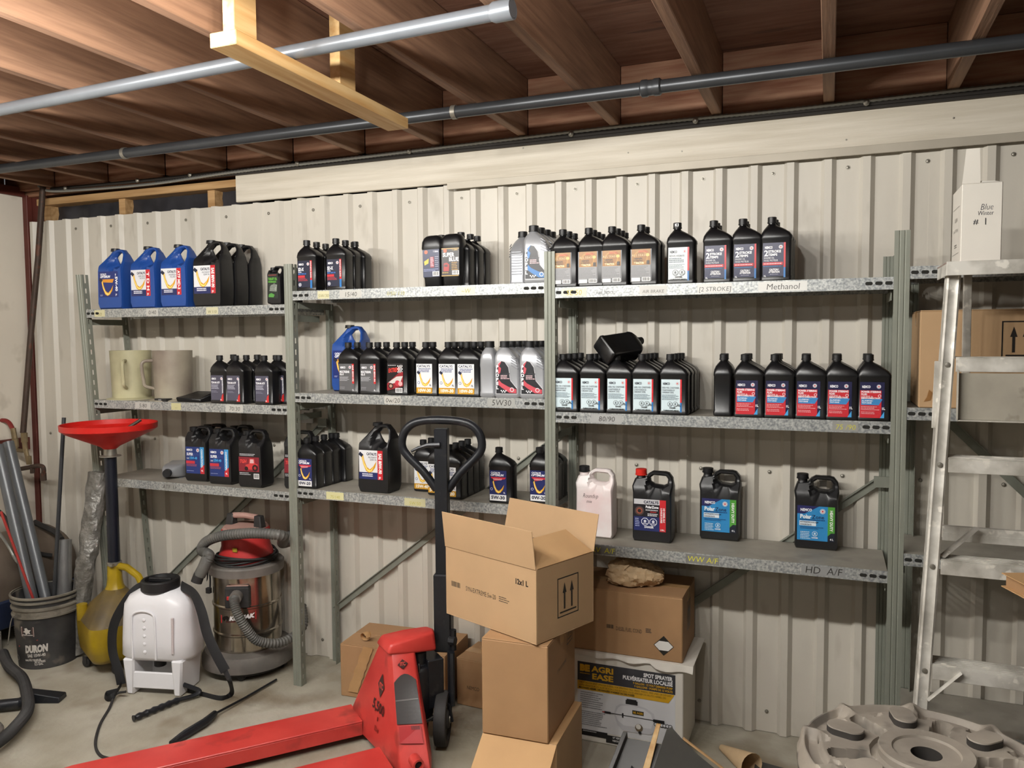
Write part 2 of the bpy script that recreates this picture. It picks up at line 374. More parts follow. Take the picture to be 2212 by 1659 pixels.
# pipes under the joists
def pipe(label, a, b_, r, m, coup, socket=None, straps=()):
    a = Vector(a); b_ = Vector(b_); t = thing('overhead_pipe', label, 'pipe', a); d = b_-a; L = d.length; R = d.to_track_quat('Z', 'Y').to_matrix().to_4x4()
    MB().lathe([(r, 0), (r, L)], m, 20, M=R).build('pipe_run', t)
    for s in coup: MB().lathe([(r*1.05, s-.035), (r*1.3, s-.03), (r*1.3, s-.012), (r*1.18, s-.008), (r*1.18, s+.008), (r*1.3, s+.012), (r*1.3, s+.03), (r*1.05, s+.035)], PIPED, 20, M=R).build('coupling', t)
    if socket: MB().lathe([(r*1.02, L-.06), (r*1.25, L-.05), (r*1.25, L), (r*1.05, L), (r*1.0, L-.03)], m, 20, M=R, caps=False).build('socket', t)
    for s in straps:
        p = d.normalized()*s
        bb = MB(); bb.lathe([(r*1.03, s-.009), (r*1.16, s-.009), (r*1.16, s+.009), (r*1.03, s+.009)], STEELB, 16, M=R, caps=False)
        bb.box(p.x-.003, p.y-.008, p.z+r, p.x+.003, p.y+.008, 2.4195-a.z, STEELB); bb.build('pipe_strap', t)
    return t
pipe('thin dark steel pipe running the whole ceiling width beside the wall', (-.95, -.245, 2.397), (5.6, -.245, 2.397), .0215, PIPED, (3.831,), straps=(1.504, 3.111))
pn = atY(-200, 285, -.87); pe = atY(1108, 14, -1.02)
pipe('pale bare steel conduit with a flared end, nearest the camera', (-.8, -.84, 2.395), (pe.x, -1.02, 2.391), .0205, PVCS, (), socket=True)
for nm, x0, x1, yy in (('nearer the shelves', .6, 3.2, -1.86), ('behind the viewer', 1.1, 3.9, -4.3)):  # unseen strips added above the tubes to keep light off the joists
    t = thing('added_tube_shield', 'added unseen white strip shading the joists from the tubes, '+nm, 'light fixture', ((x0+x1)/2, yy, 2.34)); MB().box(-(x1-x0)/2, -.075, 0, (x1-x0)/2, .075, .078, WHITEM).build('shield_body', t, .004)
# cables along the joist ends
def cable(label, pts, r, m, corr=0, n=10):
    t = thing('ceiling_cable', label, 'cable'); MB().tube(curve(pts, n), r, m, 6, corr).build('cable_run', t); return t
ca = cable('silver armoured cable clipped along the top of the wall', [(-.62, .24, 2.43), (-.55, .25, 2.398), (-.3, .25, 2.385), (.2, .25, 2.378), (.75, .25, 2.395), (1.4, .25, 2.40), (2.0, .25, 2.408), (2.7, .25, 2.414), (3.3, .25, 2.409), (3.9, .25, 2.413), (4.6, .25, 2.41), (5.4, .25, 2.41)], .0085, ARMOR, .22, 60)
cable('upper black cable clipped along the top of the wall', [(-.55, .262, 2.41), (.2, .262, 2.402), (1.2, .262, 2.403), (2.4, .262, 2.401), (3.6, .262, 2.403), (5.4, .262, 2.40)], .009, ARMD)
cable('lower black cable clipped along the top of the wall', [(.2, .268, 2.39), (1.2, .268, 2.389), (2.4, .268, 2.390), (3.6, .268, 2.392), (5.4, .268, 2.388)], .008, ARMD)
clip_me = mesh_of(MB().lathe([(.011, 0), (.011, .006), (.004, .012)], STEELB, 8, M=Matrix.Rotation(PI/2, 4, 'X')), 'cable_clip')
for x in (-.42, .1, .45, 1.1, 1.7, 2.45, 2.95, 3.55, 4.1): link('cable_clip', clip_me, ca, (x, .246, 2.402))
cable('short armoured cable drooping at the top left corner', [(-.93, .0, 2.44), (-.925, .0, 2.36), (-.93, .02, 2.31), (-.95, .04, 2.29)], .012, ARMOR, .2, 20).location = (.06, 0, 0)
# power outlet
t = thing('power_outlet', 'white wall outlet behind the second upright', 'outlet', (1.081, .30, 1.223))
MB().box(-.035, 0, -.057, .035, .006, .057, WHITEM).build('outlet_plate', t, .002)
MB().box(-.017, -.002, .006, .017, 0, .034, ink('#2a2724')).box(-.017, -.002, -.034, .017, 0, -.006, ink('#2a2724')).build('socket', t, .001)
# iron pipe and red hoses on the left wall
t = thing('iron_riser_pipe', 'rusty brown pipe leaning in the left wall corner', 'pipe', (0, 0, 0))
MB().tube([atY(93, 400, .24), atY(82, 560, .23), atY(66, 730, .2), atY(50, 935, .16)], .0155, IRON, 12).build('pipe_run', t)
def fit(b, p, q, r, m=BRASS): b.tube([p, q], r, m, 10)
t = thing('hose_manifold', 'brass fittings and valve below the red hose at the left wall', 'pipe fitting', (0, 0, 0))
b = MB(); Yh = .13
P = lambda x, y, d=0: atY(x, y, Yh+d)
b.tube([P(52, 935), P(53, 955)], .017, BRASS, 8).tube([P(53, 955), P(55, 975)], .013, BRASS, 8).tube([P(55, 970), P(62, 1000)], .012, BRASS, 8).tube([P(35, 972), P(48, 974), P(58, 972)], .011, BRASS, 8)
b.tube([P(28, 925), P(32, 948)], .014, BRASS, 8).tube([P(32, 948), P(34, 966)], .017, BRASS, 8).tube([P(34, 966), P(35, 974)], .012, BRASS, 8)
b.tube([P(62, 985), P(63, 1003)], .014, BRASS, 8); b.build('fittings', t, 0)
b = MB(); b.tube(curve([P(38, 1014), P(62, 1010), P(85, 1006), P(94, 1012), P(93, 1032)], 4), .012, IRON, 8).tube([P(70, 1004), P(70, 1022)], .012, IRON, 8).tube([P(93, 1022), P(94, 1038)], .016, IRON, 8); b.build('valve', t)
t = thing('air_hose', 'dark red rubber hose curving down at the left wall', 'hose')
MB().tube(curve([atY(-60, 912, .1), atY(0, 908, .12), atY(18, 912, .13), atY(28, 928, .13)], 6), .012, REDH, 10).build('hose_run', t)
q0 = atY(22, 946, .15); q1 = atY(76, 962, .2)
b_ = MB().box(-.831, .05, q1.z-.035, -.80, .26, q1.z+.035, OXIDE).build('pipe_bracket', None, .001); tag(b_, 'short red-brown steel bracket behind the brass fittings', 'bracket')
# ================================================================ SHELVING
SH = thing('steel_shelving', 'grey-green slotted steel shelving with galvanised shelves along the back wall', 'shelving', (0, 0, 0))
def post(x0, h, dx=0., y0=0., side=1, back=False, wd=.043):
    b = MB(); d = .036*side
    gx = [0, wd*.28, wd*.34, wd*.40, wd*.62, wd*.68, wd*.74, wd]
    gy = [0, 0, .002, 0, 0, .002, 0, 0]
    for i in range(7):
        ya, yb = y0+gy[i], y0+gy[i+1]
        b.hull([(gx[i], ya, 0), (gx[i+1], yb, 0), (gx[i+1], yb+.002*side, 0), (gx[i], ya+.002*side, 0)], [(gx[i], ya, h), (gx[i+1], yb, h), (gx[i+1], yb+.002*side, h), (gx[i], ya+.002*side, h)], POST)
    ys = sorted((y0+.002*side, y0+.012*side)); b.box(wd-.002, ys[0], 0, wd, ys[1], h, POST)
    ys = sorted((y0+.021*side, y0+d)); b.box(wd-.002, ys[0], 0, wd, ys[1], h, POST)
    ys = sorted((y0+.012*side, y0+.021*side)); z = .0
    while z < h-.03:
        b.box(wd-.002, ys[0], z, wd, ys[1], min(z+.027, h), POST); z += .051
    o = b.build('post', SH); o.location = (x0, 0, 0)
    if dx:
        for v in o.data.vertices: v.co.x += dx*(h-v.co.z)
    return o
Zp = lambda px, py, y=0: atY(px, py, y).z
YB = .268
post(-.074, 1.905, .0695); post(-.108, 1.73, .088, YB+.03, -1)
h2 = Zp(626, 570); h3 = Zp(1187, 543)
post(1.197, h2); post(1.205, 1.74, 0, YB+.03, -1)
post(2.417, h3); post(2.42, 1.76, 0, YB+.03, -1)
post(3.618, 1.86, 0, YB+.03, -1, wd=.034)
post(3.634, 1.917, -.000, 0, 1, wd=.047)
post(3.69, 1.76, 0, YB+.03, -1); post(4.87, 1.85); post(4.87, 1.85, 0, YB+.03, -1)
BAYS = {1: (-.012, 1.197), 2: (1.24, 2.417), 3: (2.461, 3.634), 4: (3.682, 4.87)}
LV = {1: (1.729, 1.278, .888), 2: (1.786, 1.336, .908), 3: (1.766, 1.287, .782), 4: (1.798, 1.336, .848, .272)}
SHELF = {}
def obround(cv, x, z, w_=.0115, h=.0062):
    pts = [(x+(w_-h)*(1 if math.cos(a) > 0 else -1)+h*math.cos(a), z+h*math.sin(a)) for a in [i*PI/6+.01 for i in range(12)]]
    cv.poly(pts, POSTD)  # flat dark oval painted for the shade inside a punched slot
for bay, (xa, xb) in BAYS.items():
    for i, z in enumerate(LV[bay]):
        xl = xa
        if bay == 1: xl = xa+(1.729-z)*.07
        b = MB(); b.box(xl, .004, z-.0025, xb, .292, z, SHELFTOP)
        b.box(xl, .002, z-.040, xb, .004, z+.001, GALV); b.box(xl, .004, z-.040, xb, .016, z-.038, GALV)
        b.box(xl, .290, z-.040, xb, .292, z, GALV); b.box(xl, .004, z-.028, xl+.002, .29, z-.0025, GALV); b.box(xb-.002, .004, z-.028, xb, .29, z-.0025, GALV)
        o = b.build('shelf', SH); SHELF[(bay, i)] = o
        cv = Canvas(.0018)
        for e, sgn in ((xl, 1), (xb, -1)):
            for q in range(3): obround(cv, e+sgn*(.014+.030*q), z-.019)
        link('mounting_slots', cv.mesh('mounting_slots'), o)
    for e in (xa+.004 if bay != 1 else xa-.03, xb-.006):
        for z in LV[bay][:3]:
            if bay == 1 and e < .5: ee = e+(1.729-z)*.07
            else: ee = e
            MB().box(ee, .035, z-.075, ee+.003, .262, z-.046, POST).build('side_rail', SH)
def brace(x0, z0, x1, z1):
    d = Vector((x1-x0, 0, z1-z0)); L = d.length; a = -math.atan2(z1-z0, x1-x0)
    b = MB(); b.box(0, -.002, -.015, L, .002, .015, POST); b.box(0, -.012, .011, L, -.002, .015, POST)
    b.lathe([(.009, 0), (.009, .004), (.005, .007)], STEELB, 8, c=(.012, 0, 0), M=Matrix.Rotation(PI/2, 4, 'X'))
    o = b.build('diagonal_brace', SH); o.location = (x0, .300, z0); o.rotation_euler = (0, a, 0)
    for v in o.data.vertices: pass
    MB().box(x1-.02, .262, z1-.02, x1+.03, .27, z1+.02, POST).build('brace_bracket', SH)
brace(.06, .205, 1.19, 1.175); brace(1.225, .262, 2.415, 1.185); brace(2.45, .10, 3.62, 1.04)
brace(3.69, 1.418, 4.6, .50)
# handwriting and tape on the shelf lips
def tape(bay, i, px, txt, wd=.0, col='#b9b8b2', inkc='#33312c', h=.020, yellow=False, tw=None):
    z = LV[bay][i]; x = atY(px, 800, .002).x
    cv = Canvas(.0017)
    if col: cv.rect(x-(wd or .09)/2, z-.036, x+(wd or .09)/2, z-.003, col)
    if txt: cv.text(txt, x, z-.030, h, inkc, 'c', tw, bold=-.004, shear=.12)
    link('tape_label', cv.mesh('tape_label'), SHELF[(bay, i)])
YL = '#cfc878'; YI = '#b9ac2c'
for a in [(1, 0, 333, '0/40', .075), (1, 0, 220, 'ISO', .07, '#c9c49c', '#6a652f', .014), (1, 0, 462, 'W 110', .07, '#c4c0a0', '#55521f', .013),
          (1, 1, 306, '5/80', .1), (1, 1, 378, '~~', .06, '#c2bc90', '#55521f', .01), (1, 1, 504, '70/30', .1), (1, 2, 357, 'ATF  U', .06, '#8d8e8a'),
          (2, 0, 760, '15/40', .11), (2, 0, 702, '5W/30', .06, '#cbc7a4', '#77712e', .014), (2, 0, 857, '0/50/ 110', .08, None, '#a8a132', .016), (2, 0, 1008, '~W', .08, '#cfcdbf', '#a8a132', .018),
          (2, 1, 847, '0w/20', .08), (2, 1, 1082, '5W30', .12, '#a5a6a2', '#33312c', .024), (2, 2, 718, '75/140', .09, '#cfcb9a', '#a8a132', .013), (2, 2, 892, '5W/50', .10, '#bdb891', '#a8a132', .014),
          (3, 0, 1240, 'SE 50', .10, '#cfcdbf', '#b9ac2c', .02), (3, 0, 1308, 'AIR TOOL', .07, None, '#4a4842', .012), (3, 0, 1410, 'AIR BRAKE', .10, '#c7c7c3', '#4a4842', .012), (3, 0, 1542, '[2 STROKE]', .12, '#d8d8d4', '#33312c', .016), (3, 0, 1688, 'Methanol', .16, '#dcdcd8', '#33312c', .021),
          (3, 1, 1310, '80/90', .12, '#a3a4a3'), (3, 1, 1828, '75 /90', .08, '#8f8f8b', '#c9c23a', .018),
          (3, 2, 1302, 'RV  A/F', .10, '#6f706e', '#d8d22e', .021), (3, 2, 1520, 'WW A/F', .12, '#7a7a78', '#d8d22e', .021), (3, 2, 1785, 'HD  A/F', .14, '#8b8c8b', '#22211e', .025)]:
    bay, i, px, txt = a[:4]; tape(bay, i, px, txt, *a[4:])
# ================================================================ CONTAINERS
def quart_mesh(w=.104, d=.066, zb=.152, neck=-.017, H=.203, nr=.0128, m=BLK, rr=.009):
    a, c = w/2, d/2
    R = [(0, 0, a-.005, c-.004, rr), (.004, 0, a-.001, c, rr), (.016, 0, a, c, rr), (.019, 0, a-.0015, c-.0015, rr), (zb-.008, 0, a-.0015, c-.0015, rr), (zb-.004, 0, a, c, rr),
         (zb+.004, 0, a, c, rr+.003), (zb+.016, neck*.18, a*.90, c*.96, .014), (zb+.029, neck*.52, a*.66, c*.84, .018), (zb+.038, neck*.82, a*.44, c*.64, .018), (zb+.0435, neck, nr*1.25, nr*1.25, .016), (zb+.047, neck, nr, nr, .0128), (H, neck, nr, nr, .0128)]
    b = MB(); b.loft([rrect(cx, 0, hw, hd, r, z, 3) for z, cx, hw, hd, r in R], m)
    return mesh_of(b, 'bottle_body', ang=40)
def cap_mesh(r=.0152, h=.021, m=CAPM, n=18):
    return mesh_of(MB().lathe([(r*1.06, 0), (r*1.06, .004), (r, .0045), (r, h-.0015), (r-.0015, h)], m, n), 'cap', ang=30)
def ring_slab(outer, hole, dfun, m, y_extra=None):
    """upright container cut from an outline in x-z with a grip hole; dfun(x,z) is the half thickness there"""
    cx = sum(p[0] for p in hole)/len(hole); cz = sum(p[1] for p in hole)/len(hole)
    def cast(poly, a):
        d = (math.cos(a), math.sin(a)); best = 0
        for i in range(len(poly)):
            (x1, z1), (x2, z2) = poly[i], poly[(i+1) % len(poly)]
            ex, ez = x2-x1, z2-z1; den = d[0]*ez-d[1]*ex
            if abs(den) < 1e-12: continue
            t = ((x1-cx)*ez-(z1-cz)*ex)/den; u = ((x1-cx)*d[1]-(z1-cz)*d[0])/den
            if -1e-9 <= u <= 1+1e-9 and t > best: best = t
        return best
    A = sorted(set([round(math.atan2(z-cz, x-cx) % (2*PI), 4) for x, z in outer]+[round(math.atan2(z-cz, x-cx) % (2*PI), 4) for x, z in hole]+[round(i*2*PI/40, 4) for i in range(40)]))
    A = [a for i, a in enumerate(A) if i == 0 or a-A[i-1] > .02]
    F = []
    for a in A:
        r0 = cast(hole, a); r1 = cast(outer, a); L = r1-r0; d = (math.cos(a), math.sin(a)); row = []
        for q, sh in ((0, .0), (min(.004, L*.2), .55), (min(.010, L*.38), 1), (L*.25, 1) if L > .04 else (L*.4, 1), (L*.35, 1) if L > .04 else (L*.42, 1), (L*.45, 1), (L*.55, 1), (L*.66, 1), (L*.8, 1), (L-min(.008, L*.22), 1), (L-min(.002, L*.06), .86), (L, .72)):
            x, z = cx+d[0]*(r0+q), cz+d[1]*(r0+q); h = dfun(x, z); row.append((x, z, h*(.35+.65*sh) if q < L*.4 else h*sh))
        F.append(row)
    n = len(A); K = len(F[0]); v = []; f = []
    for s_ in (-1, 1):
        for row in F:
            for x, z, h in row: v.append((x, s_*h, z))
    N = n*K
    for i in range(n):
        j = (i+1) % n
        for k in range(K-1):
            f.append((i*K+k, i*K+k+1, j*K+k+1, j*K+k)); f.append((N+i*K+k, N+j*K+k, N+j*K+k+1, N+i*K+k+1))
        f.append((i*K, j*K, N+j*K, N+i*K)); f.append((i*K+K-1, N+i*K+K-1, N+j*K+K-1, j*K+K-1))
    return MB().add(v, f, m)
def lerp(a, b, t): t = max(0, min(1, t)); return a+(b-a)*t
def jug5(m, hd=.052, W=.155, H=.298):
    s = W/.155; q = H/.298
    out = [(-.070, 0), (.070, 0), (.0775, .022), (.0775, .212), (.080, .235), (.070, .272), (.050, .294), (.030, .297), (-.002, .292), (-.014, .286), (-.077, .214), (-.0775, .022)]
    hole = [(.004, .258), (.014, .236), (.030, .212), (.048, .204), (.061, .212), (.064, .238), (.057, .266), (.044, .281), (.022, .277)]
    def df(x, z):
        h = lerp(hd, .017, (z/q-.200)/.075)*lerp(.93, 1, z/.012)
        e = math.hypot((x/s-.018)/.045, (z/q-.238)/.042); return h*lerp(.30, 1, (e-.6)/.3)
    return mesh_of(ring_slab([(x*s, z*q) for x, z in out], [(x*s, z*q) for x, z in hole], df, m), 'jug_body', ang=32)
def jugf(m, hd=.047, W=.152, H=.272, notch=True):
    s = W/.152; q = H/.272
    out = [(-.070, 0), (.070, 0), (.075, .012), (.075, .19), (.078, .215), (.074, .250), (.060, .268), (.045, .272), (-.004, .272), (-.020, .262), (-.032, .2475), (-.070, .2425), (-.079, .215), (-.075, .19), (-.075, .012)]
    hole = [(-.012, .247), (-.010, .232), (.006, .222), (.040, .219), (.054, .226), (.056, .244), (.048, .255), (.002, .257)]
    df = lambda x, z: (lerp(hd, .017, (z/q-.195)/.04) if x > -.02 else lerp(hd, .024, (z/q-.205)/.045))*lerp(.9, 1, z/.014)
    return mesh_of(ring_slab([(x*s, z*q) for x, z in out], [(x*s, z*q) for x, z in hole], df, m), 'jug_body', ang=32)
def silver_mesh():
    R = [(0, 0, .049, .029, .010), (.006, 0, .054, .033, .012), (.020, 0, .054, .033, .012), (.024, 0, .053, .032, .012), (.118, 0, .053, .032, .012), (.128, -.001, .0535, .033, .012), (.150, -.005, .050, .032, .014), (.168, -.011, .044, .029, .015), (.183, -.016, .034, .025, .016), (.192, -.0185, .025, .021, .017), (.199, -.020, .018, .018, .018), (.204, -.020, .0165, .0165, .0165)]
    b = MB(); b.loft([rrect(cx, 0, hw, hd, r, z, 3) for z, cx, hw, hd, r in R], SIL)
    me = mesh_of(b, 'bottle_body', ang=40)
    g = MB()
    for i in range(5):
        z = .128+i*.0105; g.hull([(.020, -.0335, z), (.049-i*.002, -.0325, z-.013), (.050-i*.002, -.0325, z-.009), (.021, -.0335, z+.004)], [(.020, -.0355, z), (.048-i*.002, -.0345, z-.013), (.049-i*.002, -.0345, z-.009), (.021, -.0355, z+.004)], SILD)
    for s_ in (1,):
        for i in range(9):
            z = .045+i*.011; g.box(.0525, -.022, z, .0555, .022, z+.005, SILD)
    return me, mesh_of(g, 'grip_rib', .0006)
def flask_mesh():
    R = [(0, 0, .037, .022, .016), (.005, 0, .040, .025, .018), (.035, 0, .041, .026, .018), (.045, 0, .0445, .028, .018), (.150, 0, .0455, .029, .018), (.160, 0, .049, .031, .02), (.185, 0, .0475, .030, .022), (.200, .0, .042, .026, .024), (.208, .001, .033, .019, .019), (.211, .002, .02, .010, .01)]
    b = MB(); b.loft([rrect(cx, 0, hw, hd, r, z, 4) for z, cx, hw, hd, r in R], BLK); return mesh_of(b, 'bottle_body', ang=40)
# ---- label designs (x from the label centre, z from the shelf)
LB = {}
def lab(name, fn, y):
    cv = Canvas(y); fn(cv); LB[name] = cv.mesh(); return LB[name]
YQ = -.0327
def nemco_base(c, bg, x0=-.044, x1=.031, z0=.012, z1=.132, logo='#f0f0f4', strip=('#c8262e', '#2a6fb0'), stripw=.0075):
    c.rect(x0, z0, x1, z1, bg)
    if strip: c.rect(x1-stripw, z0+.035, x1, z1, strip[0]); c.rect(x1-stripw, z0, x1, z0+.035, strip[1])
    c.text('NEMCO', x0+.006, z1-.020, .0085, logo, bold=.03, wd=.026); c.leaf(x1-stripw-.010, z1-.015, .0068)
def f_power(c):
    nemco_base(c, '#1b1c40', strip=None)
    c.rect(-.044, .012, .022, .104, '#c22b35'); c.poly([(-.040, .055), (.014, .055), (.024, .072), (.024, .076), (-.040, .076)], '#3c84bf')
    c.text('POWER STEERING', -.040, .096, .0066, '#f0f0f4', wd=.060); c.text('FLUID', -.040, .088, .0062, '#f0f0f4', wd=.018); c.text('LIQUIDE de', -.040, .0805, .006, '#f0f0f4', wd=.036, bold=0)
    c.text('SERVO-DIRECTION', -.040, .0755, .005, '#f0f0f4', wd=.058); c.circ(.016, .086, .005, '#f0f0f4', 10); c.circ(.016, .086, .0036, '#c22b35', 10); c.text('ALL-PURPOSE /', -.038, .067, .0045, '#e8f0f8', wd=.034); c.text('TOUT-USAGE', -.038, .060, .0045, '#e8f0f8', wd=.03)
    c.bars(-.040, .048, .018, 3, .005, .0022, '#e8b0b4'); c.bars(-.040, .030, .014, 2, .005, .0022, '#e8b0b4')
    c.poly([(.018, .012), (.031, .012), (.031, .034)], '#4aa0d8'); c.text('1L', .0225, .040, .008, '#f0f0f4')
def f_diesel(c):
    nemco_base(c, '#cfe0e6', logo='#1c1c2c', strip=('#c8262e', '#2a6fb0'), stripw=.006)
    c.text('DIESEL FUEL CONDITIONER', -.041, .098, .0068, '#2a2a3c', wd=.062, bold=0); c.text('CONDITIONNEUR DE', -.041, .089, .0064, '#2a2a3c', wd=.046, bold=0); c.text('CARBURANT DIESEL', -.041, .081, .0064, '#2a2a3c', wd=.044, bold=0)
    c.bars(-.041, .074, .022, 5, .0042, .0018, '#5a6a74'); c.skull(-.012, .041, .0095, '#222222', '#cfe0e6'); c.skull(.008, .041, .0095, '#222222', '#cfe0e6')
    c.text('DANGER', -.002, .0255, .005, '#222222', 'c', wd=.022); c.text('FLAMMABLE/INFLAMMABLE', -.007, .0155, .0048, '#222222', 'c', wd=.056); c.text('1L', .0165, .034, .0075, '#222222')
def f_k1(c):
    nemco_base(c, '#d4dadc', logo='#1c1c2c', stripw=.006)
    c.text('METHYL HYDRATE', -.041, .098, .007, '#2a2a3c', wd=.055, bold=0); c.bars(-.041, .090, .022, 3, .006, .003, '#5a6a74'); c.bars(-.041, .070, .022, 4, .0045, .0018, '#7a8a94')
    c.skull(-.018, .041, .011, '#222222', '#d4dadc'); c.skull(.006, .041, .011, '#222222', '#d4dadc'); c.text('DANGER', -.006, .023, .005, '#222222', 'c', wd=.026); c.text('FLAMMABLE/INFLAMMABLE', -.007, .0145, .0045, '#222222', 'c', wd=.056)
def f_2s(c):
    nemco_base(c, '#1d2044', stripw=.006); c.text('2', -.040, .087, .020, '#f0f0f4', bold=.02); c.text('STROKE', -.026, .098, .0085, '#f0f0f4', wd=.042); c.text('TEMPS', -.026, .087, .008, '#f0f0f4', wd=.030)
    c.text('ENGINE OIL', -.040, .077, .0065, '#f0f0f4', wd=.034, bold=0); c.text('HUILE MOTEUR', -.040, .068, .0065, '#f0f0f4', wd=.046, bold=0); c.rect(-.044, .055, .022, .065, '#c22b35'); c.bars(-.04, .0585, .02, 1, .005, .003, '#e8c0c4'); c.bars(-.042, .050, .02, 1, .005, .002, '#3c84bf')
    c.text('CAUTION /', -.006, .036, .0068, '#f0f0f4', 'c', wd=.032); c.text('ATTENTION', -.006, .028, .0068, '#f0f0f4', 'c', wd=.036); c.bars(-.02, .022, .01, 1, .004, .002, '#a0a0b0'); c.text('1L', -.041, .015, .006, '#f0f0f4')
def f_gold(c):
    c.rect(-.050, .012, .028, .132, '#6a6a6c'); c.rect(-.046, .074, .024, .132, '#9a6a2a'); c.circ(-.012, .101, .027, '#ad7f3a', 20); c.circ(-.012, .101, .021, '#94642a', 20)
    c.text('A L L  S E A S O N', -.044, .106, .008, '#e8d8a8', wd=.064, bold=.0); c.text('Catastrophic', -.040, .095, .007, '#3a2a18', wd=.034); c.text('HYDRAULIC', -.040, .0865, .006, '#3a2a18', wd=.036); c.text('T RACTOR', -.036, .078, .007, '#f0e2b8', wd=.036)
    c.circ(.014, .110, .006, '#d8b868'); c.bars(-.02, .124, .02, 2, .004, .002, '#c83a2a'); c.rect(-.046, .030, .024, .074, '#8e8e90'); c.bars(-.044, .068, .02, 8, .0048, .002, '#626264'); c.rect(-.046, .014, -.014, .028, '#e4e4e2'); c.barcode(-.008, .014, .024, .029)
    c.rect(.010, .076, .020, .090, '#2a2018')
def f_atf(c):
    nemco_base(c, '#4a4858', stripw=.0, strip=None); c.text('TDH-M ATF', -.040, .094, .009, '#f0f0f4', wd=.050); c.bars(-.040, .086, .006, 4, .0055, .0024, '#c8c8d4'); c.bars(-.040, .058, .0, 2, .0055, .002, '#9090a0')
    c.text('CONVENTIONAL', .0235, .118, .0062, '#f0f0f4', rot=HP, wd=.070); c.poly([(.010, .012), (.031, .012), (.031, .048), (.022, .040), (.018, .026)], '#c22b2b'); c.text('1L', .012, .016, .006, '#f0f0f4')
def f_sdx(c):
    nemco_base(c, '#1c2036', stripw=.010); c.text('SD-X', -.041, .088, .014, '#f0f0f4', wd=.030); c.text('SUPER', -.041, .080, .005, '#c8c8d8', wd=.018); c.text('SAE 10W-30', -.041, .072, .006, '#4a78c8', wd=.042); c.rect(-.042, .058, -.006, .068, '#c22b35')
    c.bars(-.041, .054, .014, 3, .005, .0025, '#c04a52'); c.circ(-.032, .028, .0075, '#e0e0e8'); c.circ(-.032, .028, .0055, '#1c2036'); c.circ(-.032, .028, .003, '#e0e0e8'); c.text('SYNTHETIC BLEND', .0235, .128, .006, '#f0d8d8', rot=HP, wd=.072)
def f_mgear(c):
    nemco_base(c, '#5a5a5c', stripw=.010, strip=('#c22b2b', '#5a5a5c')); c.text('MULTIGEAR', -.041, .093, .0095, '#f0f0f4', wd=.050); c.text('GL-5', -.041, .083, .008, '#f0f0f4', wd=.020); c.bars(-.041, .074, .010, 4, .005, .0022, '#c0c0c4'); c.bars(-.041, .030, -.01, 2, .006, .002, '#a0a0a4'); c.text('SAE 80W-90', .0235, .126, .0065, '#f4e4e4', rot=HP, wd=.070); c.text('1L', .021, .016, .007, '#f0f0f4')
def f_ext(c):
    c.rect(-.046, .010, .031, .136, '#1a1416'); c.text('EXTREME', -.040, .096, .017, '#d83a30', wd=.055, rot=.12, shear=.2)
    for i in range(5):
        for j in range(6):
            if (i+j) % 2: c.rect(.004+i*.005, .09+j*.0062, .009+i*.005, .0962+j*.0062, '#dcdcdc')
    c.poly([(-.046, .05), (.010, .095), (.031, .10), (.031, .04), (-.046, .02)], '#8a2028'); c.poly([(-.04, .055), (0, .08), (.03, .082), (.02, .06), (-.02, .05)], '#c8c4c0'); c.circ(-.028, .040, .012, '#2a1a1a'); c.circ(-.028, .040, .007, '#b0907a'); c.circ(.004, .052, .012, '#b83040'); c.circ(.018, .05, .010, '#d8a0a0'); c.barcode(-.006, .012, .028, .032); c.bars(-.04, .126, .0, 1, .005, .002, '#d0d0d0'); c.text('1 L', .018, .124, .006, '#d0d0d0')
def f_white(bot):
    def g(c):
        c.rect(-.046, .012, .028, .134, '#dfe0e2'); c.text('CATALYS', -.042, .120, .0095, '#20243c', wd=.060, bold=.02); c.bars(-.036, .112, .022, 3, .006, .0035, '#3c4a78'); c.swoosh(-.034, .045, .055)
        c.circ(-.035, .056, .006, '#5a6a98'); c.circ(-.035, .056, .0042, '#dfe0e2'); c.text('1L', .014, .043, .007, '#20243c'); c.rect(-.046, .012, .028, .036, '#c9962c'); c.text(bot, -.009, .018, .013, '#f4f0e4', 'c', wd=.062, bold=.03)
    return g
def f_opt(bot):
    def g(c):
        c.rect(-.046, .010, .028, .134, '#232a5c'); c.text('CATALYS', -.040, .121, .007, '#f0f0f4', wd=.040); c.text('OPTIMUM', -.042, .111, .0085, '#f0f0f4', wd=.056, shear=.2, bold=.03); c.poly([(-.036, .088), (.020, .100), (.026, .107), (-.040, .107)], '#c02a38'); c.bars(-.03, .099, .014, 2, .004, .002, '#e8c0c0')
        c.swoosh(-.034, .045, .052); c.circ(-.037, .058, .0055, '#d0d0e0'); c.circ(-.037, .058, .0038, '#232a5c'); c.text('1L', .014, .042, .006, '#f0f0f4'); c.rect(-.045, .011, .027, .036, '#e0e0e0'); c.text(bot, -.009, .018, .013, '#20243c', 'c', wd=.060, bold=.03)
    return g
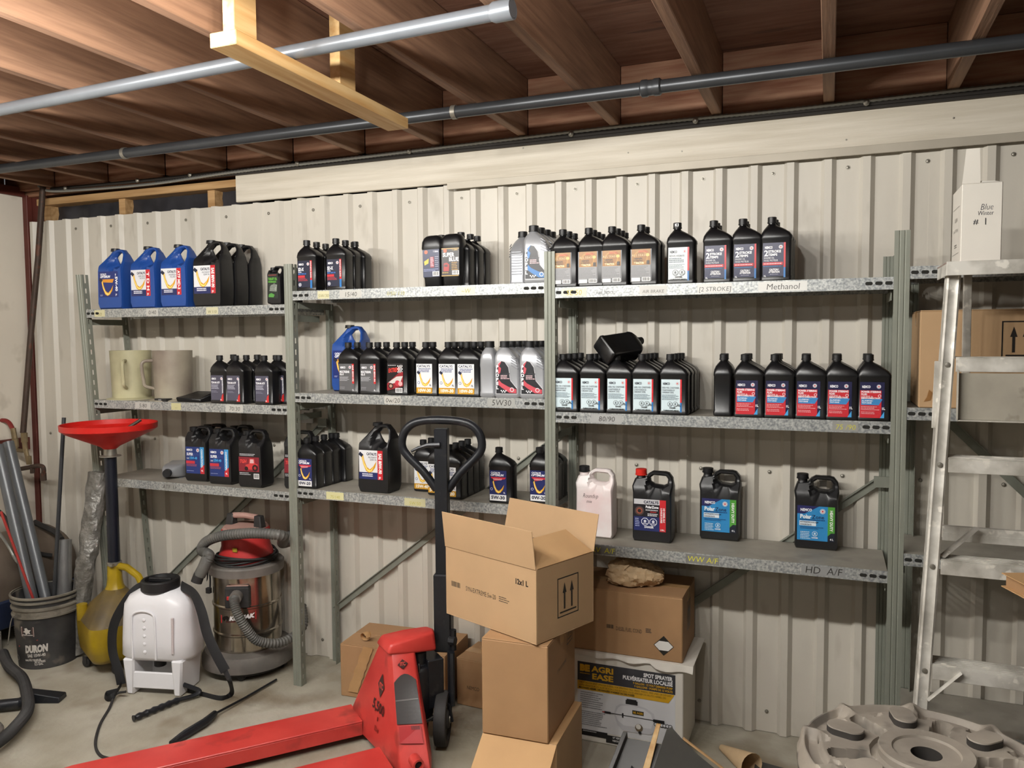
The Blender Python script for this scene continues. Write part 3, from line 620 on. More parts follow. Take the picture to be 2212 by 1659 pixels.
def f_prope(hi, lo):
    def g(c):
        c.poly([(-.046, .016), (.046, .016), (.046, .040), (.018, .072), (.010, .125), (-.006, .146), (-.022, .150), (-.036, .138), (-.046, .110)], '#c9cacd')
        c.poly([(-.044, .018), (.044, .018), (.044, .038), (.016, .070), (.008, .122), (-.007, .143), (-.021, .147), (-.034, .136), (-.044, .108)], '#26272b')
        for i in range(5): c.poly([(-.02+i*.008, .07+i*.006), (-.017+i*.008, .073+i*.006), (-.012+i*.006, .10), (-.015+i*.006, .10)], '#3c3d42')
        c.poly([(-.034, .074), (-.02, .060), (.01, .045), (.042, .036), (.042, .020), (.012, .022), (-.018, .040), (-.034, .052)], hi); c.poly([(-.034, .136), (-.02, .147), (-.034, .12)], hi)
        c.poly([(-.034, .130), (-.034, .094), (-.026, .10), (-.022, .118)], hi)
        for i, ch in enumerate('PROPEL'): c.text(ch, -.038, .118-i*.0165, .0125, '#ececf0', 'c', bold=.04)
        c.bars(-.024, .088, .014, 3, .006, .0035, '#e0c0c4'); c.circ(.024, .034, .009, '#d8d8dc'); c.circ(.024, .034, .006, hi)
        for i in range(5):
            for j in range(2):
                if (i+j) % 2: c.rect(-.024+i*.005, .022+j*.005, -.019+i*.005, .027+j*.005, '#ececf0')
    return g
def f_cat5(vert, l2, l3, body):
    def g(c):
        z0, z1 = .060, .186; c.rect(-.068, z0, .050, z1, '#dcdde0'); c.rect(.024, z0, .050, z1, '#c0222c'); c.rect(-.068, z0, .024, z0+.030, '#20295c')
        c.text('CATALYS', .020, z1-.021, .011, '#22253c', 'r', wd=.050); c.text(l2, .020, z1-.034, .0075, '#22253c', 'r', wd=.042, bold=0); c.text(l3, .020, z1-.044, .0075, '#22253c', 'r', wd=.034, bold=0)
        c.swoosh(-.056, z0+.034, .076); c.text(vert, .0305, z1-.012, .0150, '#f4eded', rot=HP, wd=.088, bold=.03); c.text('5L', .031, z0+.014, .009, '#f4eded', rot=HP)
        c.bars(-.052, z0+.020, .004, 2, .008, .005, '#e0e0ec')
    return g
def f_opt5(c):
    z0, z1 = .060, .186; c.rect(-.066, z0, .056, z1, '#1c2c70'); c.text('CATALYS', -.055, z1-.018, .009, '#f0f0f4', wd=.038); c.text('OPTIMUM', -.056, z1-.031, .011, '#f0f0f4', wd=.062, shear=.2, bold=.04)
    c.poly([(-.050, z1-.052), (.022, z1-.056), (.032, z1-.038), (-.058, z1-.038)], '#d8902c'); c.swoosh(-.050, z0+.012, .076); c.text('5W-40', .040, z1-.026, .0145, '#f0f0f4', rot=HP, wd=.072, bold=.03); c.text('SAE', .040, z1-.012, .006, '#f0f0f4', rot=HP, wd=.010); c.text('5L', .040, z0+.016, .008, '#f0f0f4', rot=HP)
    c.bars(-.058, z0+.010, -.04, 2, .004, .002, '#b0b8d8')
def f_super(c):
    z0, z1 = .040, .170; c.rect(-.056, z0, .052, z1, '#1d3170'); c.poly([(.028, z0+.03), (.052, z0+.045), (.052, z1), (.028, z1)], '#3a90c8'); c.poly([(.028, z0), (.052, z0), (.052, z0+.045), (.028, z0+.025)], '#c22b35')
    c.text('NEMCO', -.050, z1-.020, .010, '#f0f0f4', wd=.034); c.leaf(.016, z1-.016, .009); c.text('SUPER', -.050, z1-.042, .013, '#f0f0f4', wd=.038); c.text('ELITE', -.010, z1-.042, .011, '#4a5a98', wd=.032, bold=0)
    c.text('SAE', -.050, z1-.060, .008, '#f0f0f4', wd=.014, bold=0); c.text('15W-40', -.034, z1-.060, .012, '#4aa8e0', wd=.046); c.rect(-.054, z1-.082, -.002, z1-.068, '#c0303c'); c.bars(-.052, z1-.088, .014, 2, .006, .003, '#b05a68'); c.text('CONVENTIONAL', .036, z1-.010, .009, '#f0f4f8', rot=HP, wd=.090); c.text('4L', .035, z0+.012, .008, '#f0f0f4')
    c.bars(-.05, z0+.012, -.01, 1, .004, .002, '#b0b8d8')
def f_tgh(c):
    z0, z1 = .050, .160; c.rect(-.060, z0+.026, .052, z1-.016, '#7c1f2c'); c.bars(-.054, z1-.004, .040, 2, .006, .003, '#c8c8cc'); c.text('TGH', -.055, z1-.044, .016, '#e04a40', wd=.036, shear=.2)
    c.poly([(-.01, z0+.036), (.042, z0+.036), (.044, z0+.062), (.03, z0+.066), (.026, z0+.088), (0, z0+.088), (-.004, z0+.062), (-.022, z0+.058), (-.022, z0+.044)], '#c03a3a'); c.poly([(.002, z0+.066), (.024, z0+.066), (.022, z0+.084), (.004, z0+.084)], '#d8b0b0'); c.circ(-.018, z0+.040, .010, '#241416'); c.circ(.030, z0+.044, .016, '#241416'); c.circ(.030, z0+.044, .007, '#a03030')
    c.bars(-.056, z0+.018, .01, 2, .007, .003, '#c8c8cc'); c.barcode(.022, z0-.006, .052, z0+.018)
def f_polr(c):
    z0, z1 = .045, .168; c.rect(-.068, z0, .056, z1, '#1c1c22'); c.rect(-.068, z1-.020, .032, z1, '#c4c4c8'); c.text('CATALYS', .028, z1-.016, .011, '#22253c', 'r', wd=.058); c.rect(.032, z0, .056, z1, '#c0262e'); c.rect(-.068, z0, .032, z0+.055, '#20295c')
    c.text('PolarZone', .028, z1-.034, .010, '#f0f0f4', 'r', wd=.050); c.circ(-.046, z1-.046, .018, '#4a3c3a'); c.circ(-.046, z1-.046, .012, '#8a4a38'); c.circ(-.046, z1-.046, .007, '#26201e')
    c.bars(-.022, z1-.043, .028, 1, .006, .0035, '#d8d8dc'); c.bars(-.004, z1-.050, .028, 1, .006, .0035, '#c83a3a'); c.bars(-.014, z1-.058, .028, 2, .006, .0035, '#d8d8dc'); c.skull(-.024, z0+.036, .0155, '#f0f0f4', '#20295c'); c.skull(.008, z0+.036, .0155, '#f0f0f4', '#20295c'); c.text('DANGER', -.008, z0+.012, .008, '#f0f0f4', 'c', wd=.036)
    c.bars(-.062, z0+.045, -.045, 5, .007, .003, '#b8c0e0'); c.text('HD DIESEL ELC', .0465, z1-.030, .0065, '#f4e8e8', rot=HP, wd=.056); c.text('LONGUE DUREE', .0365, z1-.030, .0065, '#f4e8e8', rot=HP, wd=.058); c.text('3.78 L', .036, z0+.005, .006, '#f4e8e8', wd=.016)
def f_polb(c):
    z0, z1 = .035, .164; c.rect(-.066, z0, .064, z1, '#2f86c0'); c.poly([(-.066, z1-.030), (-.040, z1-.030), (.010, z1), (-.066, z1)], '#26275a'); c.poly([(.040, z0+.020), (.052, z0+.032), (.064, z0+.032), (.064, z1), (.040, z1)], '#4f9a3a'); c.poly([(.040, z0), (.064, z0), (.064, z0+.032), (.052, z0+.032), (.040, z0+.02)], '#1c2230')
    c.text('NEMCO', -.055, z1-.020, .010, '#f0f0f4', wd=.040); c.leaf(.022, z1-.018, .0095); c.text('Polar', -.056, z1-.047, .015, '#f0f4f8', wd=.040); c.text('Zone', -.015, z1-.047, .015, '#1c2044', wd=.042, bold=0); c.bars(-.056, z1-.053, .036, 1, .004, .003, '#1c3a70')
    c.rect(-.058, z1-.074, .000, z1-.056, '#dfe8ee'); c.text('ANTIFREEZE/COOLANT', -.056, z1-.063, .005, '#20304c', wd=.064); c.text('CONCENTRATE', -.056, z1-.072, .005, '#20304c', wd=.040); c.bars(-.055, z1-.080, .03, 2, .005, .002, '#1c3a70'); c.bars(-.054, z0+.030, -.018, 5, .006, .0028, '#d0e4f0')
    c.skull(-.004, z0+.026, .010, '#e8f0f4', '#2f86c0'); c.text('DANGER', -.004, z0+.009, .005, '#f0f0f4', 'c', wd=.022); c.text('HEAVY DUTY', .0475, z1-.012, .010, '#eef4ea', rot=HP, wd=.078, bold=.03); c.text('4 L', .048, z0+.006, .007, '#f0f0f4', wd=.012)
def f_sblue(c):
    c.rect(-.038, .040, .038, .152, '#20181a'); c.rect(-.038, .148, .038, .152, '#a88a4a'); c.text('SUPER', -.032, .118, .016, '#d8d4d8', wd=.050, bold=.03); c.text('BLUE', .036, .100, .015, '#d8d4d8', 'r', wd=.042, bold=.03); c.circ(-.022, .142, .008, '#b8542c'); c.text('1 Litre', .008, .142, .006, '#c8a860', wd=.024)
    c.poly([(-.030, .060), (-.006, .060), (-.004, .086), (-.014, .094), (-.028, .092)], '#a02828'); c.rect(-.025, .078, -.012, .086, '#3a2020'); c.bars(.006, .092, .034, 5, .007, .0035, '#b08a48'); c.barcode(.008, .046, .038, .062); c.rect(-.038, .040, .036, .044, '#a88a4a'); c.bars(-.034, .052, .002, 1, .005, .004, '#b09048')
def f_bflask(c):
    c.rect(-.038, .040, .038, .152, '#1c2448'); c.circ(-.022, .142, .008, '#b8542c'); c.text('1 Litre', .010, .140, .007, '#d0d0dc', wd=.024); c.poly([(-.032, .104), (-.010, .116), (-.012, .096), (-.030, .088)], '#c8b030'); c.rect(-.004, .078, .014, .122, '#8a2434'); c.bars(-.002, .116, .012, 6, .0065, .004, '#d8b0b8'); c.bars(.018, .12, .036, 6, .008, .003, '#9a9cb0'); c.bars(-.034, .070, .034, 2, .006, .003, '#8890b8'); c.barcode(.006, .043, .036, .062)
def f_green(c):
    c.rect(-.030, .030, .026, .140, '#1e2420'); c.text('THRUST OIL', -.028, .112, .010, '#5fae3c', wd=.048); c.text('HYDRAULIC', -.028, .100, .008, '#5fae3c', wd=.044); c.poly([(-.022, .062), (.016, .060), (.020, .090), (.004, .096), (-.018, .086)], '#8a9088'); c.bars(-.024, .09, .02, 5, .007, .003, '#30382f'); c.poly([(-.028, .036), (0, .034), (.006, .046), (-.012, .054), (-.026, .048)], '#4c8a3c'); c.bars(-.026, .132, .02, 1, .005, .003, '#a04040')
QL = {'power': f_power, 'diesel': f_diesel, 'k1': f_k1, '2s': f_2s, 'gold': f_gold, 'atf': f_atf, 'sdx': f_sdx, 'mgear': f_mgear, 'ext': f_ext, 'w10': f_white('10W-30'), 'w5': f_white('5W-20'), 'w15': f_white('15W-40'), 'o0': f_opt('0W-20'), 'o5': f_opt('5W-30')}
for k_, fn in QL.items(): lab(k_, fn, YQ)
lab('propr', f_prope('#c8505c', '#c22b35'), -.0338); lab('propb', f_prope('#3a78b8', '#2a6fb0'), -.0338)
for k_, fn in {'opt5': f_opt5, 'tdh': f_cat5('T D H', 'SUPER TRANS', 'TRACTOR FLUID', 0), 'atf3': f_cat5('ATF MD-3', 'TRANSMISSION', 'FLUID', 0), '80w': f_cat5('SAE 80W-90', 'MULTIGEAR EP', 'GEAR OIL', 0)}.items(): lab(k_, fn, -.0525)
lab('super', f_super, -.0475); lab('tgh', f_tgh, -.0475); lab('polr', f_polr, -.0475); lab('polb', f_polb, -.0475); lab('sblue', f_sblue, -.0297); lab('bflask', f_bflask, -.0297); lab('green', f_green, -.034)
Q_BODY = quart_mesh(); Q_CAP = cap_mesh(); G_BODY = quart_mesh(.098, .064)
S_BODY, S_RIB = silver_mesh(); S_CAP = cap_mesh(.0195, .024); F_BODY = flask_mesh()
JB = jug5(BLU); JK = jug5(BLKJ); JF = jugf(BLKJ); JS = jugf(BLKJ, .047, .132, .268); JW = jugf(PINKW, .042, .150, .272); JG = jugf(BLKJ, .033, .078, .175)
JCAP = cap_mesh(.021, .014); FCAP = cap_mesh(.021, .019, BLKJ); FCAPR = cap_mesh(.022, .024, ink('#c8281e')); GCAP = cap_mesh(.012, .01); PCAP = cap_mesh(.021, .022)
WN = mesh_of(MB().lathe([(.019, 0), (.017, .018)], PINKW, 14), 'neck'); BN = mesh_of(MB().lathe([(.022, 0), (.017, .01), (.017, .022)], BLKJ, 14), 'neck')
stripe = Canvas(.0); stripe.b.box(-.0015, -.0005, .02, .0015, .0005, .15, ink('#6a6a6e')); STRIPE = mesh_of(stripe.b, 'level_strip')
def quart(x, y, z, label, design, group=None, rz=0, body=None, rot=None):
    t = thing('oil_bottle', label, 'bottle', (x, y, z), rz, group, rot)
    link('bottle_body', body or Q_BODY, t); link('cap', Q_CAP, t, (-.017, 0, .203))
    if design: link('front_label', LB[design], t)
    return t
def silver(x, y, z, label, design, group=None, rz=0, rot=None):
    t = thing('oil_bottle', label, 'bottle', (x, y, z), rz, group, rot)
    link('bottle_body', S_BODY, t); link('grip_rib', S_RIB, t)['kind'] = 'stuff'; link('cap', S_CAP, t, (-.020, 0, .202))
    if design: link('front_label', LB[design], t)
    return t
def jug(x, y, z, label, design, body, capm, cpos, group=None, rz=0, neck=None, name='oil_jug'):
    t = thing(name, label, 'jug', (x, y, z), rz, group); link('jug_body', body, t)
    link('cap', capm, t, cpos)
    if neck: link('neck', neck[0], t, neck[1])
    if design: link('front_label', LB[design], t)
    return t
def jb(x, y, z, label, design, m='b', rz=0, group=None): return jug(x, y, z, label, design, JB if m == 'b' else JK, JCAP, (-.006, 0, .288), group, rz)
ORD = ['', 'second', 'third', 'fourth', 'fifth']
SHN = [(1.278, -.1, 1.24, 'left bay middle shelf'), (1.786, 1.2, 2.46, 'second bay top shelf'), (1.336, 1.2, 2.46, 'second bay middle shelf'), (.908, 1.2, 2.46, 'second bay lower shelf'), (1.766, 2.44, 3.7, 'third bay top shelf'), (1.287, 2.44, 3.7, 'third bay middle shelf')]
def files(z, cols, kind, desc, look, design, group, fn=quart, y0=.040, dy=.070, body=None):
    """cols: list of (neck pixel column in front, rows, name of the column)"""
    for px, n, nm in cols:
        off = .017 if fn is quart else .020
        x = atY(px, 0, y0).x; x += (z+.21-1.58)*0  # verticals lean very little
        p = atY(px, 829, y0); q_ = None
        x = xcol(px, y0, z+.215)+off
        for k_ in range(n):
            sh_ = min(SHN, key=lambda q: abs(q[0]-z)+(0 if q[1] <= x+.03 <= q[2] else 9))[3]; nn_ = {'second': 'second-from-left', 'third': 'third-from-left', 'fourth': 'fourth-from-left'}.get(nm, nm); co_ = 'silver' if fn is silver else 'black'
            lb = f'{nn_} front {co_} {kind}, {sh_}' if k_ == 0 else f'{co_} bottle {["", "directly", "second", "third"][k_]} behind the {nn_} {kind}, {sh_}'
            kw = {'body': body} if body else {}
            fn(x+.002*math.sin(k_*5+px), y0+k_*dy, z, lb, design, group, rz=random.uniform(-.02, .02), **kw)
def xcol(px, y, z):                                     # world x of a pixel column at a known depth and height
    x = 2.0
    for _ in range(12):
        d = Vector((x, y, z))-CAM; zz = d.dot(_f); p_ = 1106+FPX*d.dot(_r2)/zz
        d2 = Vector((x+.01, y, z))-CAM; p2 = 1106+FPX*d2.dot(_r2)/d2.dot(_f); x += (px-p_)/(p2-p_)*.01
    return x
Z = LV
# --- bay 1 top
z = Z[1][0]
for i, (px, ds, nm) in enumerate(((235, 'opt5', 'blue oil jug with all-navy label, leftmost on the top shelf'), (306, 'tdh', 'blue jug with T D H on its red strip, second from left'), (372, 'atf3', 'blue jug with ATF MD-3 strip, beside the black jugs'))):
    jb(xcol(px, .01, z+.1), .064, z, nm, ds, 'b', .04, 'blue oil jugs on the top left shelf')
for k_, nm in enumerate(('front black 80W-90 jug of three on the top left shelf', 'middle one of three black jugs on the top left shelf', 'rearmost of three black jugs on the top left shelf')):
    jb(xcol(444, .01, z+.1)+.002+k_*.005, .058+k_*.096, z, nm, '80w' , 'k', 0, 'black jugs on the top left shelf').scale = (1.08, .86, 1.03)
for k_, (nm, yy, dx) in enumerate((('small black jug with green-lettered label beside the second upright', .05, 0), ('small black jug hidden behind the green-lettered one', .13, .01))):
    jug(xcol(592, .02, z+.08)+dx, yy, z, nm, 'green', JG, GCAP, (-.026, 0, .160), 'small black jugs on the top left shelf', 0)
# --- bay 1 middle
z = Z[1][1]
files(z, [(474, 1, 'leftmost')], 'transmission fluid bottle', '', 'black', 'atf', 'transmission fluid bottles', y0=.045)
files(z, [(509, 3, 'second')], 'transmission fluid bottle', '', 'black', 'atf', 'transmission fluid bottles', y0=.040, dy=.075)
files(z, [(571, 2, 'right-hand')], 'transmission fluid bottle', '', 'black', 'atf', 'transmission fluid bottles', y0=.040, dy=.085)
quart(xcol(495, .21, z+.2)+.017, .24, z, 'black bottle at the back left of the transmission fluid', 'atf', 'transmission fluid bottles')
quart(xcol(597, .09, z+.2)+.017, .11, z, 'black transmission fluid bottle half behind the second upright', 'atf', 'transmission fluid bottles')
quart(xcol(551, .19, z+.2)+.017, .21, z, 'black bottle at the back middle of the transmission fluid', 'atf', 'transmission fluid bottles')
# --- bay 1 lower
z = Z[1][2]
for px, yy, ds, nm in ((424, .115, 'super', 'black jug with blue CONVENTIONAL label, left of its twin'), (476, .090, 'super', 'black jug with blue CONVENTIONAL label touching the red tractor jug'), (541, .075, 'tgh', 'black jug with red tractor picture on left lower shelf'), (640, .110, 'tgh', 'black red-tractor jug half hidden behind the second upright')):
    jug(xcol(px, yy-.04, z+.08), yy, z, nm, ds, JS, FCAP, (-.043, 0, .243), 'black jugs on the left lower shelf', .05, neck=(BN, (-.043, 0, .225)))
for px, nm in ((462, 'black jug at the back behind the left CONVENTIONAL jug'), (520, 'black jug at the back behind the right CONVENTIONAL jug')):
    jug(xcol(px, .2, z+.08), .215, z, nm, None, JS, FCAP, (-.043, 0, .243), 'black jugs on the left lower shelf', .03, neck=(BN, (-.043, 0, .225)))
q_ = atZ(352, 1030, z); t = silver(q_.x-.01, q_.y-.01, z+.034, 'silver bottle lying on its side at the left lower shelf end', None, None, rot=(0, 0, 0))
t.rotation_euler = Matrix(((.55, -.0, -.83), (-.0, 1, 0), (.83, 0, .55))).to_euler()
t.rotation_euler = (PI/2, 0, 0); t.location = (q_.x+.035, .26, z+.0345); t.rotation_euler = Matrix(((.83, .0, -.55), (.55, 0, .83) , (0, -1, 0))).transposed().to_euler()
t.rotation_euler = (Matrix.Rotation(.55, 3, 'Z') @ Matrix.Rotation(PI/2, 3, 'X')).to_euler(); t.location = (q_.x+.0, .245, z+.0345); t.scale = (1, 1, 1)
# --- bay 2 top
z = Z[2][0]
files(z, [(662, 3, 'leftmost'), (725, 3, 'second')], 'navy-label bottle', '', 'black red-striped', 'sdx', 'navy label bottles on the second top shelf', y0=.04, dy=.072)
quart(xcol(770, .18, z+.2)+.017, .17, z, 'black navy-label bottle at the right rear of its group', 'sdx', 'navy label bottles on the second top shelf')
t = thing('additive_bottle', 'black capless-looking bottle with dark blue label, left of the SUPER BLUE one', 'bottle', (xcol(934, .02, z+.1), .042, z), 0, 'additive bottles on the second top shelf'); link('bottle_body', F_BODY, t); link('front_label', LB['bflask'], t)
t.rotation_euler = (0, -.02, 0)
t = thing('additive_bottle', 'black bottle with SUPER BLUE gold-edged label, right of the pair', 'bottle', (xcol(975, .02, z+.1), .040, z), 0, 'additive bottles on the second top shelf'); link('bottle_body', F_BODY, t); link('front_label', LB['sblue'], t); t.scale = (1.04, 1, 1.01)
for px, yy, nm in ((996, .085, 'front one of three plain black bottles by the additive pair'), (1016, .155, 'middle one of three plain black bottles by additive pair'), (1031, .225, 'rearmost of three plain black bottles by the additive pair'), (954, .13, 'plain black bottle peeking above the blue-label additive bottle')):
    quart(xcol(px, yy, z+.21)+.002, yy, z, nm, None, 'additive bottles on the second top shelf', body=G_BODY).children[1].location.x = -.002
files(z, [(1154, 4, 'blue-label')], 'bottle', '', 'front', 'propb', 'silver bottles at the third upright', fn=silver, y0=.042, dy=.068)
silver(xcol(1132, .15, z+.1)-.02, .17, z, 'silver bottle turned sideways behind the blue-label silver one', None, 'silver bottles at the third upright', rz=-PI/2)
# --- bay 2 middle
z = Z[2][1]
jb(xcol(752, .17, z+.1), .20, z, 'blue oil jug behind the small bottles, left of second middle shelf', 'opt5', 'b', .0)
files(z, [(753, 2, 'leftmost'), (798, 3, 'second')], 'gear oil bottle', '', 'grey-label', 'mgear', 'gear oil bottles', y0=.042, dy=.072)
files(z, [(856, 3, 'checkered-flag')], 'racing oil bottle', '', 'front', 'ext', 'racing oil bottles', y0=.042, dy=.072)
files(z, [(919, 2, 'leftmost'), (968, 4, 'second'), (1010, 4, 'third')], '10W-30 white-label bottle', '', 'black', 'w10', '10W-30 bottles', y0=.040, dy=.066)
silver(xcol(1060, .05, z+.1)-.0, .062, z, 'silver bottle turned sideways beside the third 10W-30 bottle', None, 'silver bottles on the second middle shelf', rz=PI/2)
files(z, [(1091, 4, 'left'), (1144, 4, 'right')], 'red-label bottle', '', 'front', 'propr', 'silver bottles on the second middle shelf', fn=silver, y0=.042, dy=.068)
# --- bay 2 lower
z = Z[2][2]
files(z, [(664, 4, 'left-end')], '0W-20 bottle', '', 'black', 'o0', '0W-20 bottles', y0=.048, dy=.062)
quart(xcol(728, .25, z+.21)+.017, .245, z, 'black 0W-20 bottle standing apart at the back near second upright', 'o0', '0W-20 bottles')
jb(xcol(806, .03, z+.1), .085, z, 'single black 80W-90 jug left of the pallet jack handle', '80w', 'k').scale = (1, 1.1, 1.0)
files(z, [(915, 2, 'left')], 'white-label bottle', '', 'black', 'w15', 'white label bottles behind the jack handle', y0=.16, dy=.07)
files(z, [(944, 2, 'jack-handle')], 'white-label bottle', '', 'black', 'w5', 'white label bottles behind the jack handle', y0=.105, dy=.075)
files(z, [(970, 4, 'right')], 'white-label 5W-20 bottle', '', 'black', 'w5', 'white label bottles behind the jack handle', y0=.055, dy=.063)
quart(xcol(1076, .04, z+.21)+.017, .050, z, 'single black 5W-30 bottle right of the pallet jack handle', 'o5')
files(z, [(1165, 3, 'third-upright')], '0W-20 bottle', '', 'black', 'o0', '0W-20 bottles by the third upright', y0=.10, dy=.066)
# --- bay 3 top
z = Z[3][0]
files(z, [(1217, 3, 'leftmost'), (1271, 4, 'second'), (1323, 4, 'third'), (1386, 2, 'rightmost')], 'gold-label bottle', '', 'black', 'gold', 'gold label bottles', y0=.040, dy=.066)
quart(xcol(1463, .04, z+.21)+.017, .045, z, 'black bottle with white label and K1 written on its cap', 'k1')
p = bpy.context.scene.collection.objects[-1]
cv = Canvas(0); cv.text('K1', 0, .006, .010, '#e8e8e8', 'c', bold=.03); me = cv.mesh('cap_writing'); k1 = [o for o in bpy.data.objects if o.get('label', '').endswith('K1 written on its cap')][0]
link('cap_writing', me, k1, (-.017, -.0165, .204))
files(z, [(1541, 3, 'left'), (1604, 3, 'middle'), (1669, 3, 'right')], '2 STROKE bottle', '', 'front', '2s', '2 stroke oil bottles', y0=.045, dy=.07)
# --- bay 3 middle
z = Z[3][1]
files(z, [(1218, 4, 'leftmost'), (1275, 4, 'second'), (1332, 4, 'third'), (1388, 4, 'fourth'), (1449, 4, 'rightmost')], 'pale-label bottle', '', 'black', 'diesel', 'diesel conditioner bottles', y0=.042, dy=.072)
q_ = atY(1318, 760, .08)
t = quart(q_.x-.06, .085, z+.245, 'black bottle lying tipped on top of the pale-label bottle caps', None, None, rot=(0, 0, 0))
t.rotation_euler = (Matrix.Rotation(-2.35, 3, 'Z') @ Matrix.Rotation(1.40, 3, 'X') @ Matrix.Rotation(.2, 3, 'Z')).to_euler(); d_ = Vector((.5, .84, .10)).normalized(); x_ = Vector((.62, -.30, -.72)); x_ = (x_-d_*x_.dot(d_)).normalized(); y_ = d_.cross(x_); t.rotation_euler = Matrix((x_, y_, d_)).transposed().to_euler(); t.location = atY(1303, 757, .025)
t = quart(xcol(1564, .06, z+.21), .075, z, 'black bottle turned sideways with level marks showing', None, 'power steering fluid bottles', rz=PI/2); link('level_strip', STRIPE, t, (.0525, -.002, 0)).rotation_euler = (0, 0, PI/2)
quart(xcol(1564, .16, z+.21), .195, z, 'black bottle behind the sideways one with level marks', None, 'power steering fluid bottles', rz=PI/2)
files(z, [(1609, 3, 'leftmost'), (1675, 3, 'second'), (1741, 3, 'third'), (1809, 3, 'fourth'), (1878, 3, 'rightmost')], 'steering fluid bottle', '', 'red-label', 'power', 'power steering fluid bottles', y0=.040, dy=.075)
# --- bay 3 lower
z = Z[3][2]
for px, py, nm, ds, body, cp, cz in ((1282, 1163, 'white pink-stained jug with handwriting, at left of lower right shelf', None, JW, PCAP, .258), (1407, 1172, 'black jug with red cap on the lower right shelf', 'polr', JF, FCAPR, .254), (1553, 1168, 'black jug with blue-green label, nearer the red-capped one', 'polb', JF, FCAP, .258), (1762, 1188, 'black jug with blue-green label, rightmost and standing alone', 'polb', JF, FCAP, .258)):
    p = atZ(px, py, z); t = jug(p.x, p.y+.045, z, nm, ds, body, cp, (-.050, 0, cz), 'antifreeze jugs' if ds == 'polb' else None, .0, neck=(WN if body is JW else BN, (-.050, 0, .238)))
    if ds == 'polb': t.scale = (1, 1, 1.0)
    if body is JW:
        cv = Canvas(-.0425); cv.text('Roundup', -.045, .160, .018, '#3a3434', wd=.062, bold=-.01, shear=.2); cv.text('mix', -.030, .140, .014, '#3a3434', wd=.022, bold=-.01, shear=.2)
        link('handwriting', cv.mesh('handwriting'), t)
# pitchers, cap tray on the bay 1 middle shelf
z = Z[1][1]
def pitcher(px, r, h, m, label, ang, y=.13):
    t = thing('measuring_pitcher', label, 'pitcher', (xcol(px, y, z+.1), y, z)); n = 28
    MB().lathe([(r*.98, 0), (r*.93, .006), (r, h), (r-.003, h), (r*.93-.003, .009)], m, n).build('pitcher_body', t, ang=30)
    MB().lathe([(r*1.22, 0), (r*1.22, .003), (r*.9, .010), (r*.9, .0)], m, n).build('pitcher_foot', t)
    M = Matrix.Rotation(ang, 4, 'Z')
    MB().tube([M @ p for p in curve([(r*.95, 0, h*.80), (r*1.35, 0, h*.79), (r*1.50, 0, h*.70), (r*1.42, 0, h*.42), (r*1.35, 0, h*.30), (r*.93, 0, h*.24)], 5)], .008, m, 8).build('handle', t)
    return t
pitcher(284, .098, .246, JUGT, 'cloudy yellowish plastic pitcher, handle toward the viewer', -1.0)
pitcher(374, .094, .246, JUGS, 'brown-stained plastic pitcher with its handle at the left', PI+.9)
t = thing('drain_tray', 'black plastic tray lying on the shelf beside the stained pitcher', 'tray', (xcol(425, .08, z), .075, z)); b = MB()
b.hull([(-.075, -.045, 0), (.07, -.045, 0), (.085, .05, 0), (-.05, .05, 0)], [(-.08, -.05, .022), (.07, -.05, .016), (.088, .055, .045), (-.03, .055, .045)], BLKJ); b.build('tray_body', t, .004)
MB().hull([(-.065, -.036, .0205), (.06, -.036, .017), (.075, .045, .044), (-.03, .045, .044)], [(-.066, -.036, .0235), (.06, -.036, .020), (.075, .045, .0475), (-.03, .045, .0475)], ink('#0c0c0d')).build('tray_inside', t)
t = thing('rubber_strap', 'black folded strap piece left of the black tray', 'strap', (xcol(362, .06, z), .04, z)); MB().box(-.045, -.018, 0, .03, .02, .014, RUB).box(-.02, -.019, .002, .0, -.018, .012, ink('#7a7a7a')).build('strap_body', t, .004)
# ================================================================ CARTONS
def arrows(cv, x, z, w_, h):
    k = '#211d1a'
    for a in ((x, z, x+w_, z+.004), (x, z+h-.004, x+w_, z+h), (x, z, x+.004, z+h), (x+w_-.004, z, x+w_, z+h), (x+.012, z+.014, x+w_-.012, z+.019)): cv.rect(*a, k)
    for cx in (x+w_*.33, x+w_*.67):
        cv.rect(cx-.004, z+.026, cx+.004, z+h*.62, k); cv.poly([(cx-.010, z+h*.60), (cx+.010, z+h*.60), (cx, z+h*.86)], k)
def put(cv, name, parent, loc, rz=0):
    o = link(name, cv.mesh(name), parent, loc); o.rotation_euler = (0, 0, rz); return o
def carton(label, loc, w_, d, h, rz, m=CARD, name='cardboard_box', tape=True):
    t = thing(name, label, 'box', loc, rz)
    MB().box(-w_/2, -d/2, 0, w_/2, d/2, h-.003, m).build('box_body', t, .003)
    for s in (-1, 1): MB().box(-w_/2+.001, min(s*.0015, s*(d/2-.001)), h-.003, w_/2-.001, max(s*.0015, s*(d/2-.001)), h, m).build('top_flap', t, .0008)
    if tape: MB().box(-w_/2-.0006, -.024, h-.05, -w_/2, .024, h, TAPE).box(-w_/2, -.024, h, w_/2, .024, h+.0006, TAPE).box(w_/2, -.024, h-.05, w_/2+.0006, .024, h, TAPE).build('packing_tape', t)
    return t
TAPE = mat('clear_brown_tape', '#b08a5e', .25, 0, .1, 20)
